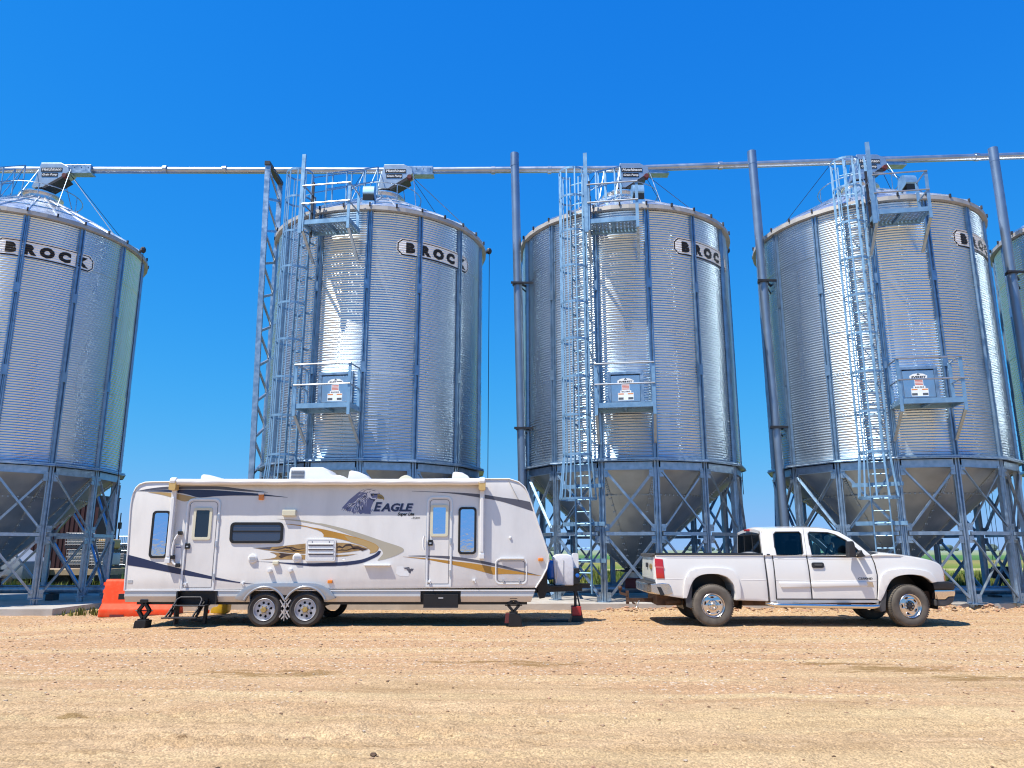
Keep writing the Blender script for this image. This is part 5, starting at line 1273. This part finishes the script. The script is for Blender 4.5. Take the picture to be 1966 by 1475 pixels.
for L in (wr, wf): MB().path([(x, YK+.004, z) for x, z in dedupe(L)], .012, 6, closed=True).build('window_seal', M['plastic'], cabn, deform=kd)
MB().path([(x, YK-.0, z) for x, z in K([(1541.3,1014.2),(1545,1040),(1548.3,1066.5)])], .004, 4).build('door_gap', M['gplastic'], cabn, deform=kd)
roofl = K([(1464,1019),(1466,1016.5),(1470,1015),(1500,1014.2),(1530,1013.8),(1568,1014.4),(1591,1017)]); rl2 = [(x, z-.035) for x, z in roofl][::-1]
def kroof(x, y, z):
    x, y, z = kd(x, y, z); t = (y-YCK)/(KW/2*.85); return (x, y, z+.05*(1-t*t))
MB().prism(roofl+rl2, YK+.02, YK+KW-.02).build('roof', M['tp'], tk, bevel=.0, cuts={'y': ycut, 'x': [4.8+.15*i for i in range(10)]}, deform=kroof, smooth=40)
# back of the cab: lower wall, window with dividers
(xw, zw0), (_, zw1) = K([(1465.5,1066),(1464,1021)])
MB().box(xw-.0,xw+.04,YK+.01,YK+KW-.01,zw0-.15,zw0+.03).box(xw,xw+.03,YK+.01,YK+KW-.01,zw1-.06,zw1+.02).box(xw,xw+.03,YK+.01,YK+.12,zw0,zw1).box(xw,xw+.03,YK+KW-.12,YK+KW-.01,zw0,zw1).build('cab_back', M['tp'], tk, cuts={'z': zc, 'y': ycut}, deform=kroof)
bwn = MB().box(xw-.006,xw-.002,YK+.09,YK+KW-.09,zw0+.02,zw1-.04).build('rear_window', M['tint'], tk, cuts={'z': zc, 'y': ycut}, deform=kroof)
bars = MB()
for y in (YCK-.32, YCK+.32): bars.box(xw-.014,xw-.004,y-.02,y+.02,zw0+.02,zw1-.04)
for y in (YK+.095, YK+KW-.115): bars.box(xw-.014,xw-.004,y,y+.02,zw0+.02,zw1-.04)
for z in (zw0+.02, zw1-.06): bars.box(xw-.014,xw-.004,YK+.1,YK+KW-.1,z,z+.02)
bars.build('window_divider', M['plastic'], bwn, cuts={'z': zc}, deform=kroof)
MB().box(xw-.05,xw+.01,YCK-.16,YCK+.16,zw1-.02,zw1+.02).build('brake_lamp', M['lens'], tk, bevel=.01, deform=kroof)
# windscreen
ws = K([(1591,1017.6),(1612,1023),(1633,1035.6),(1654,1052),(1672,1066)])
mb = MB(); n_ = 9; vs = []
for x, z in ws:
    for i in range(n_):
        t = -1+2*i/(n_-1); vs.append(kd(x+.16*(1-t*t), YCK+t*(KW/2-.055), z+.02*(1-t*t)))
mb.add(vs, [(j*n_+i, j*n_+i+1, (j+1)*n_+i+1, (j+1)*n_+i) for j in range(len(ws)-1) for i in range(n_-1)])
mb.build('windscreen', M['clear'], tk, smooth=60)
# interior
it = MB(); 
for y in (YCK-.45, YCK+.45):
    it.prism([(x, z) for x, z in K([(1560,1085),(1590,1085),(1572,1060),(1566,1036),(1557,1036),(1558,1062)])], y-.25, y+.25); it.prism(K([(1559,1034.5),(1568,1034.5),(1567,1026),(1560,1026)]), y-.12, y+.12)
it.prism(K([(1495,1085),(1520,1085),(1510,1060),(1504,1034),(1495,1034)]), YK+.2, YK+KW-.2)
it.build('seats', M['seat'], tk, bevel=.03)
MB().prism(K([(1625,1085),(1670,1085),(1668,1068),(1645,1062),(1632,1064)]), YK+.1, YK+KW-.1).build('dashboard', M['plastic'], tk, bevel=.02)
(x, z), = K([(1612,1062)]); stw = MB().path([(x+.19*math.cos(a)*.35, YCK-.42+.19*math.sin(a), z+.19*math.cos(a)) for a in np.linspace(0, 2*PI, 21)[:-1]], .016, 6, closed=True)
stw.bar((x+.02,YCK-.42,z-.17),(x-.02,YCK-.42,z+.17),.03,.02).bar((x,YCK-.42,z),(x+.3,YCK-.42,z-.1),.05); stw.build('steering_wheel', M['plastic'], tk)
MB().box(*[c for c in (K([(1600,1020)])[0][0]-.02, K([(1600,1020)])[0][0]+.02)], YCK-.13, YCK+.13, K([(1600,1030)])[0][1]-.02, K([(1600,1030)])[0][1]+.05).build('inside_mirror', M['plastic'], tk)
# towing mirror
mr = MB().prism(cr(K([(1630.5,1040),(1637,1039.5),(1640.5,1046),(1642.5,1060),(1642.8,1069),(1631,1070)], YK-.25),3), YK-.25, YK-.07).build('wing_mirror', M['plastic'], tk, bevel=.025, seg=3, smooth=40)
MB().prism(K([(1642,1063),(1648,1056),(1651,1062),(1656,1068.5),(1645,1070)]), YK-.10, YK+.03).build('mirror_arm', M['plastic'], mr, bevel=.01)
mr2 = MB().prism(cr(K([(1634,1041),(1640,1040),(1643.5,1046),(1645.8,1068.5),(1634,1069.5)]),3), YK+KW+.06, YK+KW+.26).build('wing_mirror', M['plastic'], tk, bevel=.025)
# lights and bumper at the nose
panel('headlight', K([(1799,1084.5),(1802,1087.5),(1806.3,1098),(1808.3,1103),(1804,1103)]), YK+.0, YK+.5, M['amber'], bevel=.006, cuts=False, deform=True).location.y -= .0
panel('turn_lamp', K([(1805,1104.5),(1808.6,1104.5),(1810,1115),(1806,1115)]), YK+.0, YK+.45, M['amber'], bevel=.006)
def bumper(name, L, m, e=0.0): return panel(name, K(L), YK-.02+e, YK+KW+.02-e, m, full=True, bevel=.018)
bumper('bumper_top', [(1784.5,1116.5),(1812,1116.5),(1824,1118.5),(1827,1122),(1826.5,1132),(1788,1132)], M['plastic'])
bumper('front_bumper', [(1788,1132.4),(1827,1132.4),(1828.5,1138),(1827,1144.6),(1815,1145.2),(1809,1150.5),(1790,1150.5)], M['chrome'], -.004)
bumper('bumper_valance', [(1789,1151),(1809.5,1151),(1815.5,1145.8),(1827,1145.2),(1824,1155),(1817,1161),(1806,1163.5),(1790,1163)], M['gplastic'])
panel('grille', K([(1803,1088),(1806,1088),(1810.5,1115),(1806,1115)]), YK+.5, YK+KW-.5, M['chrome_d'], bevel=.004)
# rear bumper and hitch
rb_ = K([(1240,1122),(1262,1120),(1275,1121),(1279,1127),(1282,1139),(1274,1144),(1252,1142),(1241,1138)])
bmp = MB().prism([(x+.0, z) for x, z in rb_], YK+.0, YK+KW-.0).build('rear_bumper', M['chrome_d'], tk, bevel=.014, cuts={'y': ycut}, deform=lambda x,y,z: (x+.13*((y-YCK)/1.0)**4, y, z))
MB().prism(K([(1247,1120.5),(1264,1118.5),(1275,1120),(1275,1123),(1262,1123),(1247,1124)]), YK+.05, YK+KW-.05).build('bumper_pad', M['plastic'], bmp, bevel=.006)
MB().prism(K([(1263,1127),(1271,1128),(1278,1143),(1270,1144)]), YK-.010, YK+.04).build('bumper_end', M['plastic'], bmp, bevel=.006)

xh = xr_-.22
hit = MB().bar((xr_+.5,YCK,.42),(xh-.25,YCK,.42),.07,.07).bar((xh-.22,YCK,.34),(xh-.22,YCK,.60),.06,.05,up=(0,1,0)).bar((xh-.22,YCK,.52),(xh-.36,YCK,.55),.06,.05)
hit.tube((xh-.36,YCK,.55),(xh-.36,YCK,.62),.02,8).ball((xh-.36,YCK,.655),.045,(1,1,1),12,8).bar((xh-.1,YCK-.14,.36),(xh-.1,YCK+.14,.36),.03)
hit.build('tow_hitch', M['axle'], tk, smooth=40)
for s in (-1, 1): MB().path([(xh,YCK+s*.14,.42),(xh-.05,YCK+s*.18,.30),(xh-.02,YCK+s*.16,.26)], .012, 6).build('safety_chain', M['alu'], tk)
# step tube along the sill
st = K([(1476,1163),(1490,1161.5),(1500,1162),(1670,1164.5),(1681,1164),(1688,1160)])
MB().path([(st[0][0],YK+.14,st[0][1]+.03)]+[(x, YK-.02, z) for x, z in st[1:5]]+[(st[5][0],YK+.14,st[5][1]+.03)], .042, 14).build('step_tube', M['chrome'], tk, smooth=60)
for (u0, u1) in ((1516,1540),(1604,1630)): (a, z), (b_, _) = K([(u0,1160.6),(u1,1160.6)]); MB().box(a,b_,YK-.05,YK+.01,z+.004,z+.016).build('step_pad', M['plastic'], tk, bevel=.004)
# mud flaps
MB().prism(K([(1327,1124),(1332,1120),(1330,1150),(1333,1166),(1328,1169),(1320,1166),(1318,1150)]), YK+.02, YK+.30).build('mud_flap', M['gplastic'], tk, bevel=.006)
MB().prism(K([(1701,1124),(1700,1134),(1697,1160),(1697,1172),(1689,1175),(1684,1168),(1690,1148)]), YK-.0, YK+.30).build('mud_flap', M['gplastic'], tk, bevel=.006)
# wheels
def kwheel(c, y, steer, cap, R=.385, far=False):
    root_y = y; W_ = .245
    def turn(x, yy, z):
        dx, dy = x-c[0], yy-(y+W_/2); return (c[0]+dx*math.cos(steer)-dy*math.sin(steer), y+W_/2+dx*math.sin(steer)+dy*math.cos(steer), z)
    prof_ = [(.215,.02),(.222,0),(.26,-.014),(R-.055,-.020),(R-.022,-.006),(R-.006,.018),(R,.045),(R,W_-.045),(R-.02,W_-.01),(.23,W_)]
    mb = MB().lathe(prof_, 56, (c[0], y, c[1]), axis='y')
    nb = 58
    for k in range(nb):                                # tread blocks on the shoulder
        a = 2*PI*k/nb
        for (yy, w_) in ((.008,.05),(.075,.045),(.13,.045)):
            ca, sa = math.cos(a+.02*(yy>.05)), math.sin(a+.02*(yy>.05)); p = V(c[0]+(R)*ca, y+yy, c[1]+R*sa)
            mb.bar(p-V(-sa,0,ca)*.014+V(0,w_/2,0), p+V(-sa,0,ca)*.014+V(0,w_/2,0), w_, .014, up=(ca,0,sa))
    wh = mb.build('wheel', M['rubber_dust'], tk, deform=turn, smooth=40)
    if far: return
    MB().lathe([(.218,.004),(.222,-.004),(.214,-.012),(.203,-.004),(.196,.02),(.188,.05)], 44, (c[0], y, c[1]), axis='y').build('rim', M['chrome'], wh, deform=turn, smooth=50)
    holes = [circ(0, 0, 1, 12) for _ in range(5)]; hh = []
    for k in range(5):
        a = k*2*PI/5+.35+(0.0 if not steer else .3); ca, sa = math.cos(a), math.sin(a)
        hh.append([(c[0]+(.148+.019*math.sin(t))*ca-(.036*math.cos(t))*sa, c[1]+(.148+.019*math.sin(t))*sa+(.036*math.cos(t))*ca) for t in np.linspace(0, 2*PI, 15)[:-1]])
    d = MB().prism([circ(c[0], c[1], .190, 44)]+[q_[::-1] for q_ in hh], y+.030, y+.050); d.build('rim_disc', M['chrome'], wh, deform=turn, bevel=.005, smooth=40)
    for L in hh: MB().path([(x, y+.028, z) for x, z in L], .006, 6, closed=True).build('slot_rim', M['chrome'], wh, deform=turn, smooth=60)
    MB().lathe([(.19,.09),(0,.09)], 24, (c[0], y, c[1]), axis='y').build('rim_back', M['black'], wh, deform=turn)
    MB().lathe([(.105,.032),(.100,.018),(.092,.016),(.086,.026)], 30, (c[0], y, c[1]), axis='y').build('rim_ring', M['chrome'], wh, deform=turn, smooth=40)
    nuts = MB()
    for k in range(8):
        a = k*PI/4; nuts.lathe([(0,-.008),(.013,-.006),(.014,.03)], 6, (c[0]+.072*math.cos(a), y, c[1]+.072*math.sin(a)), axis='y')
    nuts.build('lug_nuts', M['darkmetal'] if steer else M['chrome_d'], wh, deform=turn)
    if cap:
        MB().lathe([(0,-.012),(.040,-.010),(.050,.0),(.052,.03)], 22, (c[0], y, c[1]), axis='y').build('hub_cap', M['chrome'], wh, deform=turn, smooth=40)
        MB().prism([(c[0]-.026,c[1]-.007),(c[0]-.009,c[1]-.007),(c[0]-.009,c[1]-.013),(c[0]+.011,c[1]-.013),(c[0]+.011,c[1]-.007),(c[0]+.028,c[1]-.007),(c[0]+.024,c[1]+.007),(c[0]+.009,c[1]+.007),(c[0]+.009,c[1]+.013),(c[0]-.011,c[1]+.013),(c[0]-.011,c[1]+.007),(c[0]-.030,c[1]+.007)], y-.016, y-.011).build('hub_badge', M['goldcap'], wh, deform=turn)
    else: MB().lathe([(0,.0),(.035,.0),(.055,.012),(.06,.03)], 20, (c[0], y, c[1]), axis='y').build('hub', M['darkmetal'], wh, deform=turn, smooth=40)
rc_ = (rc_[0], .385); fc_ = (fc_[0], .385)
kwheel(rc_, YK-.02, 0, True); kwheel(fc_, YK-.0, .16, False)
kwheel(rc_, YK+KW-.24, 0, False, far=True); kwheel(fc_, YK+KW-.25, .16, False, far=True)

tk.rotation_euler = (0, 0, math.radians(-2.2)); tk.location.x += .035
M['cage'] = mat('cage_wire', (.28,.28,.29), .6, .2)
# ================================================================== THINGS AROUND
# orange water-filled barrier
GB = -.10
(x0, y0, _) = atZ(187, 1179.5, GB); YB = 18.05
bx0 = atY(187, 1175, YB)[0]; bx1 = atY(334, 1175, YB)[0]
M['barrier'] = mat('orange_plastic', (.80,.065,.012), .62, 0, .3, dirt=(.55,.20,.10), dirt_amt=.5, dirt_scale=5, var=.06, vs=3)
bar = thing('traffic_barrier', 'bright orange plastic road barrier on the gravel behind the rear end of the trailer', 'barrier', ((bx0+bx1)/2, YB+.25, GB))
sec = [(-.28,0),(-.28,.17),(-.17,.30),(-.12,.80),(-.08,.84),(.08,.84),(.12,.80),(.17,.30),(.28,.17),(.28,0)]
xe_ = bx1; L = []
xt = [bx0, bx0+.06, bx0+.09, xe_-.22, xe_]
mb = MB(); vs = []; n = len(sec)
for i, x in enumerate(xt):
    s = (.96, 1, 1, 1, .93)[i]; 
    for (yy, zz) in sec: vs.append((x+(0 if i < 2 else 0)-(zz*.10 if i >= 3 else -zz*.03), YB+.28+yy*s, GB+zz*(1 if i < 4 else .985)))
mb.add(vs, [(i*n+k, i*n+(k+1) % n, (i+1)*n+(k+1) % n, (i+1)*n+k) for i in range(len(xt)-1) for k in range(n)]+[tuple(range(n)), tuple((len(xt)-1)*n+k for k in range(n))])
mb.build('body', M['barrier'], bar, bevel=.022, smooth=40)
for z in (.12,.33,.55,.72):
    MB().lathe([(0,-.02),(.055,-.02),(.055,.05),(0,.05)], 12, (bx0-.01, YB+.28, GB+z)).build('end_lug', M['barrier'], bar, smooth=40)
for x in (bx0+.45, bx0+1.25): MB().box(x-.16,x+.16,YB-.012,YB+.05,GB,GB+.06).build('fork_slot', M['darkred'], bar)
# yellow jug
p = atZ(419, 1186, 0); yj = 17.68
jx0, jx1 = atY(405, 1170, yj)[0], atY(436, 1170, yj)[0]; jw = jx1-jx0
jug = thing('waste_tank', 'yellow plastic jug with orange cap on the gravel, between the trailer steps and wheels', 'jug', ((jx0+jx1)/2, yj+.12, 0))
MB().prism(cr([(jx0,.02),(jx0-.0,.10),(jx0+.05,.15),(jx0+.12,.16),(jx0+.16,.20),(jx0+.17,.34),(jx0+.19,.37)],3)+cr([(jx1-.02,.37),(jx1,.34),(jx1,.08),(jx1-.05,.01)],3), yj, yj+.24).build('body', mat('yellow_plastic', (.62,.36,.012), .4, var=.08, vs=6), jug, bevel=.02, smooth=40)
MB().box(jx0+.18,jx1-.03,yj+.05,yj+.19,.365,.415).build('cap', M['barrier'], jug, bevel=.012)
for nm_, x_, z_, lb in (('orange_valve', jx0-.16, .0, 'small orange plastic valve lying on the gravel left of the yellow jug'),):
    o = MB().box(x_,x_+.10,yj+.0,yj+.1,.01,.09).box(x_+.03,x_+.07,yj+.02,yj+.08,.09,.13).build(nm_, M['barrier'], None, bevel=.015); tag(o, lb, 'valve')
# black motor on a stand by the right-hand silo
(xa_, _, za_), (xb_, _, zb_2) = atY(1919, 1112, 23.6), atY(1941, 1088, 23.6)
mo_ = thing('winch_motor', 'black motor box on a short stand behind the braces of the silo at right', 'motor', ((xa_+xb_)/2, 23.8, .155))
MB().box(xa_,xb_,23.6,24.0,za_,zb_2).build('housing', M['black'], mo_, bevel=.05)
MB().box(xa_-.15,xa_,23.65,23.95,za_+.03,zb_2-.06).build('gearbox', M['black'], mo_, bevel=.03)
MB().bar((xa_,23.8,.155),((xa_+xb_)/2,23.8,za_+.02),.06,.06).bar((xb_,23.8,.155),((xa_+xb_)/2,23.8,za_+.02),.06,.06).build('stand', M['black'], mo_)
for d_ in (-.1,.0,.12): MB().tube((xa_+.1+d_,23.8,zb_2-.02),(xa_+.02+d_*1.4,23.6,8.0),.008,5).build('cable', M['rope'], mo_)
# shed behind the leftmost silo
YS = 36.0
def at(u, v): p = atY(u, v, YS); return p[0], p[2]
xs0, xs1 = at(40,1000)[0], at(186,1000)[0]; zt = at(160,948)[1]; zside = at(186,953)[1]
sh = thing('shed', 'dark maroon corrugated metal shed seen between the legs of the leftmost silo', 'shed', ((xs0+xs1)/2, YS+4, -.13))
gable = [(xs0,-.15),(xs0,zside-.2),(xs0+.6,zt-.15),(xs0+1.6,zt),(xs1-1.3,zt),(xs1-.4,zt-.12),(xs1,zside),(xs1,-.15)]
MB().prism(gable, YS+.05, YS+1.9).build('wall', mat('maroon_sheet', (.045,.010,.012), .6, var=.12, vs=2), sh)
mb = MB(); x = xs0+.05
rb = MB().box(-.02,.02,-.035,0,0,zside-.1).mesh('rib', bpy.data.materials['maroon_sheet'])
k = 0
while x < xs1:
    o = obj('rib', rb, sh); o.location = (x-sh.location.x, YS+.05-sh.location.y, 0); x += .22; k += 1
ro = MB()
for a, b_ in zip(gable[1:-1], gable[2:-1]): ro.bar((a[0],YS+4,a[1]+.03),(b_[0],YS+4,b_[1]+.03),8.2,.06,up=(0,1,0)) if False else ro.add([(a[0],YS-.1,a[1]+.05),(b_[0],YS-.1,b_[1]+.05),(b_[0],YS+2.0,b_[1]+.05),(a[0],YS+2.0,a[1]+.05),(a[0],YS-.1,a[1]),(b_[0],YS-.1,b_[1]),(b_[0],YS+2.0,b_[1]),(a[0],YS+2.0,a[1])],[(0,1,2,3),(4,7,6,5),(0,4,5,1),(2,6,7,3),(1,5,6,2),(3,7,4,0)])
ro.build('roof', M['darkmetal'], sh)
# caged liquid totes on a flatbed trailer
YQ = 30.5
def tote(u0, u1, v0, v1, m, lab, Y=YQ):
    (xa, _, za), (xb, _, zb) = atY(u0, v1, Y), atY(u1, v0, Y)
    t = thing('liquid_tote', lab, 'tote', ((xa+xb)/2, Y+.5, za), 'caged liquid totes by the shed')
    MB().box(xa+.03,xb-.03,Y+.03,Y+.97,za+.12,zb-.03).build('tank', m, t, bevel=.06, seg=3, smooth=50)
    MB().lathe([(0,.06),(.1,.06),(.1,0)], 12, ((xa+xb)/2, Y+.5, zb-.03)).build('lid', M['signblack'], t)
    MB().box(xa,xb,Y,Y+1,za,za+.10).build('pallet', M['darkmetal'], t)
    bar_v = MB().tube((0,0,za+.1),(0,0,zb),.012,5).mesh('cage_bar', M['cage']); bar_h = MB().tube((xa,0,0),(xb,0,0),.012,5).mesh('cage_bar', M['cage'])
    n = 7
    for i in range(n+1): o = obj('cage_bar', bar_v, t); o.location = (xa+(xb-xa)*i/n-t.location.x, Y-.5-Y, -za); 
    for i in range(5): o = obj('cage_bar', bar_h, t); o.location = (-t.location.x, -.5, za+.15+(zb-za-.18)*i/4-za)
    return t
mwh = mat('tote_white', (.52,.52,.50), .5, var=.08, vs=3); myl = mat('tote_amber', (.52,.33,.10), .5, var=.1, vs=3)
tote(124,163,1054,1091,mwh,'white caged tote in the lower row between the two front legs of the leftmost silo')
tote(124,162,1022,1053,mwh,'white caged tote stacked on top, in front of the maroon shed wall')
tote(183,211,1034,1060,myl,'amber caged tote stacked on top, nearest the right end of the shed')
tote(170,211,1060,1092,mwh,'white caged tote underneath the amber one')
tote(219,238,1062,1090,mat('tote_grey', (.16,.165,.17), .5),'grey caged tote by itself just left of the trailer rear', YQ+1.5)
fbx0, fbx1 = atY(30,1096,YQ)[0], atY(216,1096,YQ)[0]; zf0, zf1 = atY(100,1104,YQ)[2], atY(100,1093,YQ)[2]
fb = thing('flatbed_trailer', 'low flatbed trailer with tan timber side carrying the caged totes', 'trailer', ((fbx0+fbx1)/2, YQ+.5, -.13))
MB().box(fbx0,fbx1,YQ-.3,YQ+1.9,zf0,zf1-.01).build('deck', mat('old_timber', (.40,.30,.19), .85, var=.2, vs=4, stretch=(.3,1,1)), fb)
MB().box(fbx0,fbx1,YQ-.1,YQ+1.8,zf0-.22,zf0-.004).build('frame', M['black'], fb)
for x in (fbx0+1.0,fbx0+1.9,fbx1-1.1):
    MB().lathe([(0,0),(.2,0),(.32,.01),(.36,.05),(.36,.22),(.3,.25),(0,.25)], 20, (x, YQ-.2, .23), axis='y').build('wheel', M['rubber'], fb, smooth=40)
# white farm van behind the hopper
vx0, vx1 = atY(0,1080,28.5)[0], atY(46,1080,28.5)[0]
vn = thing('farm_van', 'pale van mostly hidden behind the hopper of the leftmost silo', 'van', ((vx0+vx1)/2, 29.4, -.13))
MB().prism([(vx0-.9,.35),(vx0-.9,1.45),(vx1-.9,1.45),(vx1-.35,1.15),(vx1,1.0),(vx1,.35)], 28.5, 30.2).build('body', mat('van_paint', (.26,.29,.33), .4), vn, bevel=.05, smooth=40)
MB().prism([(vx1-1.0,1.05),(vx1-1.0,1.35),(vx1-.85,1.35),(vx1-.5,1.05)], 28.485, 28.51).build('window', M['winglass'], vn)
MB().prism([(vx1-2.0,1.05),(vx1-2.0,1.35),(vx1-1.1,1.35),(vx1-1.1,1.05)], 28.485, 28.51).build('window', M['winglass'], vn)
for x in (vx1-.6, vx0-.6): MB().lathe([(0,0),(.2,0),(.3,.01),(.33,.05),(.33,.2),(0,.2)], 20, (x, 28.42, .2), axis='y').build('wheel', M['rubber'], vn, smooth=40)
# wire rack with dark hoses next to the shed
(rx0, _, rz0), (rx1, _, rz1) = atY(226,1062,33), atY(246,1030,33)
rk = thing('wire_rack', 'tall thin wire rack heaped with dark hoses just left of the trailer rear', 'rack', ((rx0+rx1)/2, 33.4, -.1))
mb = MB()
for x in np.linspace(rx0, rx1, 6):
    for y in (33, 33.8): mb.tube((x,y,-.1),(x,y,rz1),.014,5)
for z in np.linspace(.2, rz1, 7): mb.tube((rx0,33,z),(rx1,33,z),.012,5); mb.tube((rx0,33.8,z),(rx1,33.8,z),.012,5)
mb.build('frame', M['steel'], rk)
mb = MB(); r_ = random.Random(9)
for i in range(14):
    c = (rx0+r_.uniform(-.1,.55), 33.4, rz0+r_.uniform(.0,.35)); R = r_.uniform(.12,.28); a = r_.uniform(0,3)
    mb.path([(c[0]+R*math.cos(t), c[1]+R*.6*math.sin(t+a), c[2]+R*.5*math.sin(t)) for t in np.linspace(0, 2*PI, 15)[:-1]], .03, 6, closed=True)
mb.build('hoses', M['rubber'], rk, smooth=60)
# slim antenna mast beyond the rack
ax = atY(231, 1000, 40)[0]; am = thing('antenna_mast', 'slim dark mast standing right of the maroon shed', 'mast', (ax, 40, -.13))
MB().tube((ax,40,-.13),(ax,40,atY(231,985,40)[2]),.03,6).build('pole', M['darkmetal'], am); z_ = atY(231,1010,40)[2]
MB().box(ax-.07,ax+.07,39.93,40.07,z_-.15,z_+.18).build('box', M['black'], am)
# cattle-style field fence far out on the right, posts singly
